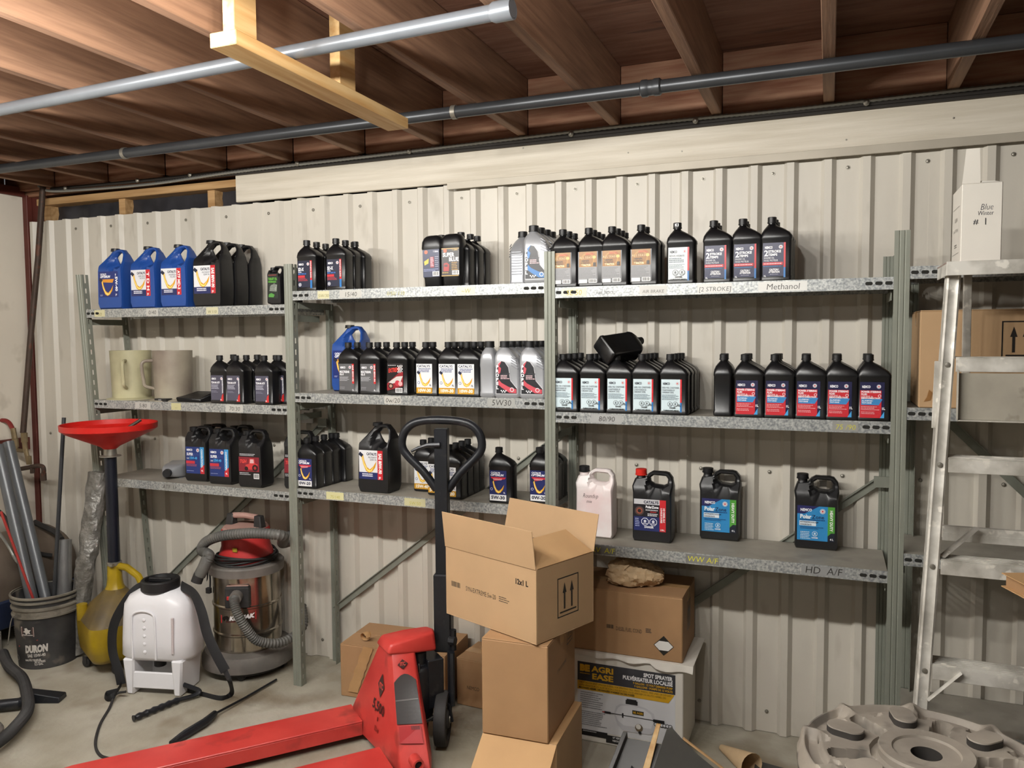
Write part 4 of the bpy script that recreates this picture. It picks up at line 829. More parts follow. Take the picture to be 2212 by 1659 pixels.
# open top carton
t = thing('cardboard_box', 'open cardboard box with raised flaps and SYN-EXTREME print, topmost', 'box', (2.427, -.315, .5795), math.radians(-22))
W_, D_, H_ = .44, .30, .247; b = MB(); k = .004
b.box(-W_/2, -D_/2, 0, W_/2, D_/2, k, CARD).box(-W_/2, -D_/2, k, W_/2, -D_/2+k, H_, CARD).box(-W_/2, D_/2-k, k, W_/2, D_/2, H_, CARD).box(-W_/2, -D_/2+k, k, -W_/2+k, D_/2-k, H_, CARD).box(W_/2-k, -D_/2+k, k, W_/2, D_/2-k, H_, CARD)
b.build('box_body', t, .001)
def flap(t, p0, p1, up, L, taper=.0, m=CARD):
    p0, p1, up = Vector(p0), Vector(p1), Vector(up).normalized(); e = (p1-p0).normalized(); n = e.cross(up)*.003
    a = [p0, p1, p1+up*L-e*taper, p0+up*L+e*taper]; MB().hull([tuple(q) for q in a], [tuple(q+n) for q in a], m).build('flap', t, .0008)
flap(t, (-W_/2, -D_/2, H_+.001), (W_/2, -D_/2, H_+.001), (0, -.12, 1), .13, .002)
flap(t, (W_/2, D_/2, H_+.001), (-W_/2, D_/2, H_+.001), (0, .25, 1), .13, .002)
flap(t, (W_/2, -D_/2+.006, H_+.001), (W_/2, D_/2-.006, H_+.001), (-.9, .0, .62), .12, .03, CARD2)
flap(t, (-W_/2, D_/2-.006, H_+.001), (-W_/2, -D_/2+.006, H_+.001), (.35, .0, -.9), .12, .01, CARD2)
cv = Canvas(0); cv.barcode(-.195, .105, -.140, .130, None); cv.text('SYN-EXTREME 5w-20', -.115, .108, .017, '#2a2420', wd=.150, bold=0); cv.bars(.050, .122, .10, 3, .007, .003, '#4a4038'); cv.text('12x1 L', .125, .185, .018, '#211d1a', wd=.060)
put(cv, 'front_print', t, (0, -D_/2, 0))
cv = Canvas(0); arrows(cv, -.045, .060, .11, .135); put(cv, 'side_print', t, (W_/2, 0, 0), PI/2)
t = carton('tall closed cardboard box in the middle of the leaning stack', (2.487, -.362, .2495), .232, .33, .327, math.radians(2), CARDD)
cv = Canvas(0); cv.text('SYN EXTREME', -.06, .19, .014, '#4a3c30', wd=.11, bold=0, rot=.0); arrows(cv, .06, .245, .07, .08); put(cv, 'side_print', t, (.116, 0, 0), PI/2)
t = thing('cardboard_box', 'bottom cardboard box of the leaning stack with a flap hanging forward', 'box', (2.500, -.360, .001), math.radians(2))
MB().box(-.13, -.16, 0, .13, .16, .247, CARD).build('box_body', t, .002)
flap(t, (-.13, -.161, .246), (.13, -.161, .246), (-.08, -.75, -.72), .135, .0, CARD2)
MB().box(-.13, -.159, .0475+.2, .13, .16, .2478, CARD2).build('top_flap', t)
# carton behind the jack, small dark carton, sprayer carton, diesel carton, shelf carton
t = carton('cardboard box with loose curled tape, behind the red pallet jack', (1.70, .14, .001), .50, .27, .235, math.radians(4), CARDD, tape=False)
cr = [(-.12, -.137, .225-.02*i, ) for i in range(9)]
b = MB(); v = []; f = []
for i in range(12): z_ = .235-i*.019; v += [(-.135-.012*i*.6+.004*math.sin(i*1.9), -.137-.003*abs(math.sin(i*1.3)), z_), (-.085-.012*i*.6+.003*math.sin(i*2.9), -.1375-.004*abs(math.cos(i*1.7)), z_)]
for i in range(11): f.append((2*i, 2*i+1, 2*i+3, 2*i+2))
b.add(v, f, TAPE); b.build('torn_tape', t)
MB().tube([(-.15+.022*math.cos(a)*(1-.04*i), -.10+.01*i*.3, .262+.022*math.sin(a)*(1-.04*i)) for i, a in enumerate([j*.6 for j in range(13)])], .011, TAPE, 6, flat=.12).build('tape_curl', t)
t = carton('small dark cardboard box on the floor behind the leaning stack', (2.13, .19, .001), .30, .20, .205, math.radians(-4), CARDD)
cv = Canvas(0); cv.text('NEMCO', -.10, .075, .016, '#3c3026', wd=.06, bold=0); put(cv, 'front_print', t, (0, -.1, 0))
t = thing('sprayer_carton', 'white carton with spot sprayer picture on the floor under the shelf', 'box', (2.738, .145, .001), 0)
MB().box(-.219, -.145, 0, .219, .145, .355, WBOX).build('box_body', t, .003)
b = MB(); nn = 24; v = []; f = []
for i in range(nn+1):
    x = -.222+i*.478/nn
    for j, (yy, zz) in enumerate(((.145, .358), (-.145, .3585), (-.150, .357), (-.158-.004*math.sin(i*1.1), .345+.004*math.sin(i*.9)-(.012 if i > 16 else 0)))): v.append((x, yy, zz))
for i in range(nn):
    for j in range(3): f.append((i*4+j, (i+1)*4+j, (i+1)*4+j+1, i*4+j+1))
v += [(a, b_, c+.002) for a, b_, c in v]; n0 = len(v)//2
f += [tuple(reversed([q+n0 for q in g])) for g in f]; b.add(v, f, WBOX); b.build('torn_top_flap', t)
cv = Canvas(0); D1 = '#33343a'; GO = '#d0a024'
cv.rect(-.190, .045, .190, .315, '#d6d6d8'); cv.rect(-.190, .240, .190, .315, D1)
cv.text('BE', -.180, .280, .024, GO, wd=.040, bold=.06); cv.text('AGRI', -.132, .282, .022, GO, wd=.085, bold=.03); cv.text('EASE', -.132, .252, .022, GO, wd=.085, bold=.03); cv.bars(-.18, .268, -.138, 1, .004, .003, GO)
cv.text('SPOT SPRAYER', .180, .291, .015, '#ececec', 'r', wd=.110, bold=.03); cv.text('PULVÉRISATEUR LOCALISÉ', .180, .271, .015, '#ececec', 'r', wd=.190, bold=.03); cv.text('9 GALLON · 12 VOLT DEMAND PUMP', .180, .258, .008, GO, 'r', wd=.15); cv.text('9 GALLONS · POMPE DE 12 VOLTS', .180, .246, .008, GO, 'r', wd=.145)
cv.poly([(-.190, .205), (.165, .205), (.188, .240), (-.190, .240)], GO); cv.text('THE 9 GALLON SPOT SPRAYER IS IDEAL FOR SPRAYING TALL GRASS, WEEDS, TREE LINES OR DITCHES', -.184, .230, .007, '#2a2418', wd=.360, bold=0); cv.text('LE PULVÉRISATEUR LOCALISÉ DE 9 GALLONS EST IDÉAL POUR ARROSER DE HAUTES HERBES, DES', -.184, .219, .007, '#2a2418', wd=.340, bold=0); cv.text("MAUVAISES HERBES, DES RANGÉES D'ARBRES OU DES FOSSÉS", -.184, .209, .007, '#2a2418', wd=.220)
cv.bars(-.178, .194, -.080, 8, .0085, .003, '#77777c'); cv.bars(-.178, .118, -.070, 8, .0075, .003, '#77777c')
cv.rect(-.190, .024, -.07, .047, '#1c1c1e'); cv.rect(-.075, .010, .190, .040, '#1c1c1e'); cv.text('18" VERTICAL and 30" HORIZONTAL', -.05, .030, .007, '#d8d8d8', wd=.13); cv.text('VERTICAL DE 18" et HORIZONTAL', -.05, .018, .007, '#d8d8d8', wd=.13); cv.circ(-.178, .034, .006, '#c8b43a'); cv.bars(-.168, .040, -.09, 1, .005, .004, '#b8b8b8')
cv.poly([(-.045, .130), (-.035, .160), (-.020, .172), (.030, .180), (.080, .172), (.110, .155), (.120, .120), (.115, .090), (.100, .072), (-.005, .068), (-.030, .090)], '#c6c6ca'); cv.poly([(-.038, .130), (-.028, .155), (-.015, .166), (.030, .172), (.075, .165), (.100, .150), (.108, .120), (.100, .095), (-.005, .090), (-.028, .105)], '#dadadd')
cv.rect(.002, .176, .048, .192, '#1f1f21'); cv.rect(.006, .192, .044, .197, '#1f1f21'); cv.rect(.028, .140, .072, .156, '#24221c'); cv.text('BE AGRI', .050, .144, .008, GO, 'c', wd=.038); cv.rect(-.075, .128, .110, .131, '#202022'); cv.rect(-.082, .126, -.056, .134, '#202022'); cv.rect(-.090, .128, -.080, .132, '#b03030'); cv.rect(.108, .124, .150, .135, '#202022'); cv.rect(-.012, .120, -.006, .138, '#202022')
for i in range(6): cv.circ(.118+i*.011, .117, .008, '#202022', 10); cv.circ(.118+i*.011, .117, .0055, '#d6d6d8', 10)
cv.circ(.054, .092, .015, '#6a5c48'); cv.circ(.052, .096, .010, '#e0dcd4'); cv.circ(.058, .074, .006, '#202022')
put(cv, 'front_print', t, (-.0, -.1455, 0))
t = carton('cardboard box printed DIESEL FUEL COND standing on the white sprayer carton', (2.735, .145, .3625), .435, .28, .247, 0, CARDD)
cv = Canvas(0); cv.barcode(-.075, .095, -.042, .115, None); cv.text('DIESEL FUEL COND', -.035, .094, .015, '#3c3026', wd=.100, bold=0); cv.bars(.080, .112, .105, 3, .006, .004, '#4a4038')
cv.poly([(.110, .058), (.148, .020), (.186, .058), (.148, .096)], '#1c1a18'); cv.poly([(.113, .058), (.131, .040), (.165, .040), (.183, .058), (.165, .075), (.131, .075)], '#e6e4e0'); put(cv, 'front_print', t, (0, -.1405, 0))
cv = Canvas(0); arrows(cv, -.04, .09, .07, .11); put(cv, 'side_print', t, (.218, 0, 0), PI/2)
t = carton('large cardboard box with arrows on the shelf behind the ladder', (3.955, .145, 1.3375), .48, .285, .318, 0, CARD)
cv = Canvas(0); arrows(cv, -.010, .155, .10, .125); cv.poly([(-.225, .02), (-.205, .025), (-.2, .05), (-.21, .06), (-.216, .035)], '#8a6238'); put(cv, 'front_print', t, (0, -.143, 0))
# crumpled kraft paper bundle
t = thing('paper_bundle', 'crumpled brown kraft paper bundle lying on the diesel box', 'paper', (2.755, .10, .611), .15)
b = MB(); n = 34; rings = []; rnd = random.Random(3)
ph = [rnd.uniform(0, 6) for _ in range(9)]
for j in range(27):
    s = j/26; x = -.105+.21*s; e = math.sin(PI*min(1, max(0, .10+s*.86)))**.45; rg = []
    for i in range(n):
        a = 2*PI*i/n; cr = 1+.09*math.sin(3*a+ph[0]+s*5)+.06*math.sin(7*a+ph[1]-s*9)+.045*math.sin(11*a+s*17+ph[2])
        ry = .068*e*cr*(1-.25*s); rz_ = .056*e*cr*(1-.2*s); rg.append((x+rnd.uniform(-.0035, .0035), ry*math.cos(a)+rnd.uniform(-.0035, .0035), max(.0, .048*(1-.15*s)+rz_*math.sin(a)+rnd.uniform(-.0035, .0035))))
    rings.append(rg)
b.loft(rings, KRAFT); b.build('paper_wad', t, ang=28)
MB().add([(-.11, -.02, .06), (-.02, -.045, .09), (.02, .02, .105), (-.08, .03, .095), (-.075, -.05, .035), (-.12, .0, .03)], [(0, 4, 1), (0, 1, 3), (1, 2, 3), (0, 3, 5), (0, 5, 4)], KRAFT).build('paper_fold', t, ang=10)
# ================================================================ PALLET JACK
JO = Vector((1.84, -.41, 0)); JR = math.atan2(.75, .66)
t = thing('pallet_jack', 'red pallet jack with black tiller handle in front of the shelves', 'pallet jack', JO, JR); JT = t
JI = (Matrix.Translation(JO) @ Matrix.Rotation(JR, 4, 'Z')).inverted()
for s in (1, -1):
    b = MB(); y0, y1 = s*.19-.08, s*.19+.08
    top = [(.02, y0), (-.98, y0), (-1.12, y0+.035), (-1.14, (y0+y1)/2), (-1.12, y1-.035), (-.98, y1), (.02, y1)]
    b.hull([(x, y, .078) for x, y in reversed(top)], [(x, y, .086) for x, y in reversed(top)], REDP)
    b.box(-1.0, y0, .028, .02, y0+.006, .079, REDP).box(-1.0, y1-.006, .028, .02, y1, .079, REDP); b.build('fork', t, .002)
    r_ = MB(); r_.lathe([(.037, -.04), (.037, .04)], RUB, 14, M=Matrix.Translation((-.93, s*.19, .038)) @ Matrix.Rotation(PI/2, 4, 'X')); r_.build('load_roller', t, .002)
b = MB()
bot = [(0, .27, .03), (.055, -.235, .03), (.15, -.30, .03), (.19, -.2, .05), (.19, .2, .05), (.12, .27, .03)]
top = [(.083, .068, .405), (.09, -.052, .405), (.175, -.045, .405), (.185, -.04, .405), (.185, .05, .405), (.16, .068, .405)]
b.loft([[tuple(Vector(p_).lerp(Vector(q_), k_/10)) for p_, q_ in zip(bot, top)] for k_ in range(11)], REDP); b.build('frame_plate', t, .006, 2)
b = MB(); b.hull([(.065, .075, .40), (.07, -.065, .40), (.17, -.06, .385), (.275, -.042, .370), (.285, 0, .368), (.275, .042, .370), (.17, .06, .385)][::-1], [(.085, .06, .437), (.085, -.055, .437), (.17, -.052, .445), (.265, -.038, .447), (.28, 0, .447), (.265, .038, .447), (.17, .052, .445)][::-1], REDP); b.build('top_plate', t, .012, 3)
def quadmap(cv, P, name, parent, off):
    me = cv.mesh(name); P = [Vector(q) for q in P]; n = (P[1]-P[0]).cross(P[3]-P[0]).normalized()
    for v in me.vertices:
        x, y, z = v.co; a = P[0].lerp(P[1], x); c_ = P[3].lerp(P[2], x); q = a.lerp(c_, z)+n*(off-y); v.co = q
    return link(name, me, parent)
FQ = [(0, .27, .03), (.055, -.235, .03), (.09, -.052, .405), (.083, .068, .405)]; SQ = [(.055, -.235, .03), (.15, -.30, .03), (.175, -.045, .405), (.09, -.052, .405)]
cv = Canvas(0); cv.poly([(.45, .62), (.56, .50), (.67, .62), (.56, .74)], '#3a2624'); cv.text('ITC', .56, .59, .055, '#c8443c', 'c', wd=.13, bold=.04); cv.text('5,500', .55, .36, .10, '#2a1c1c', 'c', wd=.30, bold=.02); cv.rect(.55, .27, .57, .31, '#7a201c'); cv.text('Lbs', .56, .17, .05, '#8a2c26', 'c', wd=.08)
quadmap(cv, FQ, 'capacity_marking', t, .003)
cv = Canvas(0); m_ = ink('#33302f'); cv._y()
for i in range(12):
    for j in range(6):
        zf = lambda i_, j_: .40+(.34+.06*math.sin(PI*j_/6))*i_/12
        cv.b.add([(.03+.155*j, -.0002, zf(i, j)), (.03+.155*(j+1), -.0002, zf(i, j+1)), (.03+.155*(j+1), -.0002, zf(i+1, j+1)), (.03+.155*j, -.0002, zf(i+1, j))], [(0, 1, 2, 3)], m_)
for j in range(6): cv.rect(.04+.15*j, .585, .19+.15*j, .595, '#6a6866'); cv.rect(.1, .25, .9, .385, '#a8282a'); cv.poly([(.25, .88), (.48, .84), (.71, .88), (.48, .92)], '#3a2624'); cv.text('ITC', .48, .868, .03, '#c8443c', 'c', wd=.25)
for i in range(8): cv.rect(.55+i*.04, .355, .57+i*.04, .385, '#2a2020')
quadmap(cv, SQ, 'warning_sticker', t, .0045)
b = MB(); M = Matrix.Translation((.105, -.262, .082)) @ Matrix.Rotation(PI/2, 4, 'X'); b.lathe([(.021, -.02), (.021, .03), (.014, .03), (.014, -.01)], REDP, 18, M=M, caps=False); b.lathe([(.0145, .02), (.0145, .021)], DARK, 14, M=M); b.build('linkage_pin_tube', t)
# pump
b = MB(); b.lathe([(.045, .115), (.055, .12), (.055, .30), (.048, .315), (.030, .32), (.030, .37)], BLACKM, 20, c=(.215, .0, 0)); b.lathe([(.062, .105), (.062, .113), (.045, .113)], STEELB, 20, c=(.215, 0, 0)); b.box(.235, -.05, .15, .30, .05, .34, BLACKM); b.lathe([(.012, .30), (.012, .345), (.006, .35)], BLACKM, 8, c=(.175, -.035, 0)); b.lathe([(.007, .3), (.007, .335)], STEELB, 6, c=(.20, -.045, 0)); b.build('hydraulic_pump', t, .004)
# steering wheels and tiller
wx = Vector((.95, .31, 0)).normalized(); wc = Vector((2.03, -.235, .103))
for s in (.042, -.050):
    c_ = wc+wx*s; R = wx.to_track_quat('Z', 'Y').to_matrix().to_4x4(); b = MB(); M = JI @ Matrix.Translation(c_) @ R
    b.lathe([(.035, -.020), (.085, -.024), (.100, -.022), (.1025, -.014), (.1025, .014), (.100, .022), (.085, .024), (.078, .012), (.040, .010), (.035, .026), (.016, .028)], RUB, 32, M=M); wo = b.build('steering_wheel', t, ang=25)
    b = MB(); b.lathe([(.018, .026), (.018, .031), (.01, .033)], STEELB, 12, M=M); b.build('wheel_hub', wo)
b = MB(); M = JI @ Matrix.Translation(wc) @ wx.to_track_quat('Z', 'Y').to_matrix().to_4x4()
b.lathe([(.012, -.075), (.012, .08)], BLACKM, 12, M=M); b.build('axle', t)
b = MB(); pts = [wc+wx*.076+Vector((0, 0, 0)), wc+wx*.076+Vector((-.0, .0, .045)), wc+wx*.05+Vector((-.02, .02, .10))]
b.tube([JI @ (wc+wx*.076+Vector((0, 0, -.01))), JI @ (wc+wx*.076+Vector((-.01, 0, .05))), JI @ (wc+wx*.03+Vector((-.035, .0, .09)))], .016, BLACKM, 8, flat=.5); b.tube([JI @ (wc+wx*-.076), JI @ (wc+wx*-.076+Vector((-.01, 0, .06))), JI @ (wc+wx*-.03+Vector((-.035, .0, .10)))], .016, BLACKM, 8, flat=.5); b.build('wheel_fork', t)
hx, hy = 2.045, -.155; wv = Vector((.965, .262, 0)).normalized(); nv = Vector((.262, -.965, 0))
def HB(b, w0, w1, d0, d1, z0, z1, m, lean=0.):
    c = Vector((hx, hy, 0)); B = [c+wv*a+nv*e for a, e in ((w0, d1), (w1, d1), (w1, d0), (w0, d0))]
    b.hull([tuple(JI @ Vector((p.x, p.y, z0))) for p in B], [tuple(JI @ Vector((p.x, p.y, z1))) for p in B], m)
b = MB(); HB(b, -.026, .026, -.028, .020, .60, 1.225, BLACKM); b.build('tiller_tube', t, .003)
b = MB(); HB(b, -.034, .034, -.036, .030, .345, .655, BLACKM); b.build('tiller_foot', t, .005)
lp = [(-.022, .985), (-.075, 1.055), (-.135, 1.115), (-.158, 1.155), (-.150, 1.205), (-.118, 1.240), (-.07, 1.255), (0, 1.258), (.07, 1.253), (.118, 1.238), (.150, 1.203), (.158, 1.153), (.135, 1.113), (.075, 1.053), (.022, .983)]
b = MB(); b.tube([JI @ (Vector((hx, hy, z_))+wv*a-nv*.004) for a, _, z_ in curve([(a, 0, z_) for a, z_ in lp], 5)], .0165, BLACKM, 12); b.build('handle_loop', t)
b = MB(); b.tube([JI @ (Vector((hx, hy, z_))+wv*a+nv*.026) for a, z_ in ((0, 1.165), (-.05, 1.163), (-.09, 1.150), (-.115, 1.138))], lambda s: .011*(1-.6*s), BLACKM, 8); b.build('control_lever', t)
b = MB(); b.tube([JI @ Vector((hx+.05, hy-.02, z_)) for z_ in (.36, .40, .44)], .014, BLACKM, 8); b.tube([JI @ Vector((hx+.04, hy-.03, .40)), JI @ Vector((hx+.065, hy-.03, .40))], .018, BLACKM, 8); b.tube([JI @ Vector((hx+.05, hy-.04, z_)) for z_ in (.15, .25, .36)], .022, BLACKM, 8, flat=.6); b.build('release_linkage', t)
# ================================================================ SHOP VACUUM
VC = Vector((.862, .100, 0)); t = thing('shop_vacuum', 'stainless drum vacuum with red head behind the white sprayer', 'vacuum', VC)
b = MB(); b.lathe([(.19, .035), (.213, .045), (.213, .085), (.200, .112), (.165, .122), (.10, .122)], DUSTP, 40); b.lathe([(.18, .022), (.19, .036), (.1, .036)], RUB, 30); b.build('base', t, ang=30)
for a in (.3, 2.2, 3.6, 5.2): MB().lathe([(.018, -.012), (.022, -.008), (.022, .008), (.018, .012)], RUB, 12, M=Matrix.Translation((.165*math.cos(a), .165*math.sin(a), .0225)) @ Matrix.Rotation(PI/2, 4, 'X')).build('caster', t)
pr = [(.155, .120)]
for zc in (.205, .335): pr += [(.155, zc-.008), (.160, zc-.003), (.160, zc+.003), (.155, zc+.008)]
MB().lathe(pr+[(.155, .478)], CHROME, 48).build('drum', t, ang=25)
MB().lathe([(.150, .475), (.172, .478), (.174, .515), (.168, .522), (.12, .524)], DUSTP, 40).build('lid_ring', t, ang=30)
MB().lathe([(.128, .522), (.125, .56), (.112, .60), (.112, .672), (.106, .682)], DUSTRED, 32).build('motor_head', t, ang=30)
MB().lathe([(.106, .682), (.100, .690), (.0, .693)][:2]+[(.02, .693)], DUSTTOP, 32).build('head_top', t, ang=40)
for s in (-1, 1): MB().hull([(s*.085-.022, -.022, .685), (s*.085+.022, -.022, .685), (s*.085+.022, .022, .685), (s*.085-.022, .022, .685)], [(s*.080-.018, -.016, .742), (s*.080+.018, -.016, .742), (s*.080+.018, .016, .742), (s*.080-.018, .016, .742)], RUB).build('handle_post', t, .004)
MB().tube([(-.07, 0, .732), (0, 0, .737), (.07, 0, .732)], .014, DUSTTOP, 10).build('handle_grip', t)
b = MB()
for i in range(6): b.tube([((.138+.006*math.sin(i*2))*math.cos(a), (.138+.006*math.sin(i*2))*math.sin(a), .529+.006*i+.008*math.sin(a*2+i)) for a in [j*2*PI/36 for j in range(37)]], .0050, RUB, 6)
b.tube(curve([(-.145, -.06, .55), (-.160, -.075, .50), (-.160, -.07, .43), (-.150, -.085, .38)], 5), .005, RUB, 6); b.build('power_cord', t)['kind'] = 'stuff'
MB().box(-.165, -.10, .368, -.140, -.08, .395, RUB).build('cord_plug', t, .003)
MB().hull([(-.20, -.05, .42), (-.165, -.09, .42), (-.165, -.08, .43), (-.20, -.04, .43)], [(-.195, -.05, .52), (-.165, -.08, .52), (-.165, -.07, .525), (-.19, -.04, .525)], RUB).build('lid_latch', t, .003)
MB().box(.02, -.118, .59, .045, -.110, .61, ink('#9a8a2c')).build('switch', t, .002)
pa = -1.12; pd = Vector((math.cos(pa), math.sin(pa), 0)); ps = Vector((-pd.y, pd.x, 0))
def PB(b, s0, s1, d0, d1, z0, z1, m): 
    B = [pd*d+ps*s for s, d in ((s0, d1), (s1, d1), (s1, d0), (s0, d0))]; b.hull([(p.x, p.y, z0) for p in B], [(p.x, p.y, z1) for p in B], m)
b = MB(); PB(b, -.055, .055, .135, .178, .345, .440, RUB); PB(b, -.053, .053, .150, .176, .438, .446, DUSTTOP); b.build('hose_port', t, .005)
b = MB(); PB(b, -.045, -.028, .176, .184, .385, .402, DUSTRED); b.build('port_button', t, .001)
pc = pd*.178; H1 = curve([pc+Vector((0, 0, .405)), pc+pd*.045+Vector((0, 0, .395)), pc+pd*.07+ps*.02+Vector((0, 0, .345)), pc+pd*.06+ps*.055+Vector((0, 0, .27)), pc+pd*.03+ps*.10+Vector((0, 0, .20)), pc+ps*.19+pd*-.04+Vector((0, 0, .165)), pc+ps*.26+pd*-.16+Vector((0, 0, .19)), pc+ps*.24+pd*-.26+Vector((0, 0, .26))], 16)
MB().tube(H1, .0225, GREYHOSE, 14, .16).build('suction_hose', t)
MB().tube([pc+Vector((0, 0, .405)), pc+pd*.035+Vector((0, 0, .400))], .028, DUSTP, 16).build('hose_cuff', t)
L = lambda px, py, y: tuple(atY(px, py, y)-VC)
H2 = curve([L(444, 1218, -.12), L(452, 1200, -.10), L(436, 1188, -.02), L(446, 1170, -.04), L(478, 1158, -.07), L(520, 1153, -.085), L(565, 1152, -.085), L(610, 1158, -.05), (.20, .02, .615), (.19, .13, .61), (.10, .20, .60)], 16)
MB().tube(H2, .0245, GREYHOSE, 14, .14).build('wrapped_hose', t)
MB().tube([L(449, 1205, -.11), L(440, 1226, -.13), L(431, 1243, -.14)], .027, GREYHOSE, 14).tube([L(431, 1240, -.14), L(424, 1258, -.15)], .025, RUB, 14).build('hose_end_cuff', t)
cv = Canvas(0); cv.rect(0, 0, .17, .038, '#b8242a'); cv.text('KODIAK', .048, .0125, .019, '#eeeaea', wd=.115, bold=.05, shear=.25); cv.text('POWER TOOLS', .03, .0025, .0065, '#5a1418', wd=.10, bold=.02)
cv.poly([(.012, .012), (.010, .024), (.016, .031), (.030, .033), (.040, .030), (.044, .022), (.041, .018), (.038, .010), (.033, .010), (.033, .018), (.024, .019), (.021, .010), (.016, .010), (.017, .018)], '#17110f')
me = cv.mesh('brand_band')
for v in me.vertices:
    a = -1.72+v.co.x/.1555; r_ = .1568-v.co.y; z_ = .262+v.co.z+v.co.x*.10; v.co = (r_*math.cos(a), r_*math.sin(a), z_)
link('brand_band', me, t)
# ================================================================ BACKPACK SPRAYER
SP = Vector((.66, -.225, 0)); RZ = math.radians(14); t = thing('backpack_sprayer', 'white plastic backpack sprayer with black straps on the floor', 'sprayer', SP, RZ); SI = (Matrix.Translation(SP) @ Matrix.Rotation(RZ, 4, 'Z')).inverted()
rr = [(.150, .150, .070, 0), (.158, .163, .085, 0), (.175, .172, .098, 0), (.25, .168, .100, 0), (.34, .163, .098, 0), (.40, .158, .094, 0), (.435, .140, .082, 0), (.452, .110, .065, 0), (.462, .085, .055, 0)]
MB().loft([rrect(0, cy, hw, hd, .075, z_, 7) for z_, hw, hd, cy in rr], MILK).build('tank', t, ang=50)
b = MB(); b.tube(curve([(-.085, -.1015, .17), (-.085, -.102, .33), (-.075, -.1015, .372), (-.03, -.101, .385), (.015, -.101, .372), (.025, -.102, .33), (.025, -.1025, .17)], 6), .0045, MILK, 8); b.build('moulded_rib', t)
for i in range(5): MB().lathe([(.008, 0), (.007, .003), (.003, .005)], MILK, 12, c=(0, 0, 0), M=Matrix.Translation((-.028, -.099, .345-.036*i)) @ Matrix.Rotation(PI/2, 4, 'X')).build('boss', t)
MB().tube([(.105, -.1005, .20), (.108, -.1005, .36)], .006, ink('#c9bfc0'), 8).build('level_slot', t)
MB().lathe([(.080, .455), (.083, .460), (.083, .498), (.078, .503), (.066, .503), (.062, .486), (.02, .484)], CAPM, 36, c=(-.005, 0, 0)).build('lid', t, ang=30)
MB().box(-.06, -.008, .486, .05, .008, .506, CAPM).build('lid_grip', t, .004)
for s in (-1, 1): MB().hull([(s*.112-.018, -.09, 0), (s*.112+.018, -.09, 0), (s*.112+.018, .07, 0), (s*.112-.018, .07, 0)], [(s*.115-.028, -.095, .165), (s*.115+.028, -.095, .165), (s*.115+.028, .075, .165), (s*.115-.028, .075, .165)], MILK).build('stand_leg', t, .008)
MB().box(-.11, -.088, .030, .11, -.075, .105, MILK).box(-.11, .05, .03, .11, .07, .15, MILK).build('stand_panel', t, .004)
MB().lathe([(.026, .115), (.026, .150)], CAPM, 16, c=(0, -.03, 0)).build('drain_cap', t, .002)
S = lambda px, py, y: tuple(SI @ atY(px, py, y)); F = lambda px, py, z_: tuple(SI @ atZ(px, py, z_))
def strap(pts, r=.022, n=6): MB().tube(curve(pts, n), r, STRAP, 8, flat=.16, up=(.14, -.99, .05), fix=True).build('strap', t)
strap([S(330, 1262, -.20), S(300, 1270, -.25), S(272, 1300, -.29), S(246, 1350, -.30), S(243, 1405, -.30), S(256, 1450, -.31), S(262, 1478, -.31)], .021)
strap([S(392, 1265, -.22), S(418, 1283, -.27), S(435, 1320, -.31), S(448, 1370, -.33), S(468, 1415, -.34), S(487, 1450, -.34)], .022)
strap([S(487, 1450, -.34), S(497, 1474, -.34), F(500, 1498, .02), F(478, 1508, .012), F(440, 1500, .012), F(405, 1490, .012)], .011)
strap([S(262, 1478, -.31), F(248, 1500, .03), F(232, 1510, .012), F(228, 1500, .012), F(255, 1492, .015)], .012)
MB().tube(curve([F(272, 1494, .03), F(250, 1500, .02), F(236, 1530, .006), F(216, 1565, .006), F(206, 1605, .006), F(215, 1630, .006), F(240, 1640, .006)], 8), .0055, RUB, 8).build('spray_hose', t)
MB().tube(curve([F(395, 1478, .05), F(430, 1492, .03), F(420, 1502, .018), F(385, 1512, .018)], 6), .010, BLACKM, 8).build('pump_lever', t)
b = MB(); pts = [Vector(F(385+(288-385)*k/20, 1512+(1552-1512)*k/20, .018)) for k in range(21)]
b.tube(pts, lambda s: .0125+.0025*math.sin(s*38), BLACKM, 10); b.build('lever_grip', t)
w1 = thing('spray_wand', 'black spray wand lying on the floor behind the red fork', 'wand', atZ(425, 1570, .016)); WO = atZ(425, 1570, .016); G = lambda px, py, z_: tuple(atZ(px, py, z_)-WO)
MB().tube([G(370, 1606, .016), G(390, 1592, .018), G(400, 1586, .020), G(440, 1562, .020), G(455, 1550, .022), G(464, 1541, .020)], lambda s: .012+.006*math.sin(s*3.0), BLACKM, 10).build('wand_grip', w1)
MB().tube([G(462, 1543, .018), G(530, 1507, .012), G(597, 1468, .010)], .005, BLACKM, 8).build('wand_tube', w1)
# ================================================================ BUCKET AND WHAT STANDS IN IT
BC = Vector((-.130, -.185, 0)); t = thing('pail', 'dirty grey oil pail holding pipes, left of the yellow drain can', 'pail', BC)
MB().lathe([(.128, .003), (.131, 0), (.150, .345), (.1465, .345), (.127, .008)], BUCK, 40).build('pail_body', t, ang=30)
b = MB()
for z_, r_ in ((.255, .1465), (.292, .1485), (.325, .1505), (.348, .1525)): b.lathe([(r_-.004, z_-.006), (r_+.006, z_-.004), (r_+.007, z_+.004), (r_-.002, z_+.006)], BUCKR, 40, caps=False)
b.lathe([(.146, .25), (.149, .345)], BUCKR, 40, caps=False); b.build('rim_ring', t)['kind'] = 'stuff'
MB().tube(curve([(-.150, -.03, .27), (-.175, -.06, .20), (-.16, -.09, .12), (-.12, -.125, .10)], 5), .003, STEELB, 6).build('bail_handle', t)
cv = Canvas(0); W = '#c4bfb8'
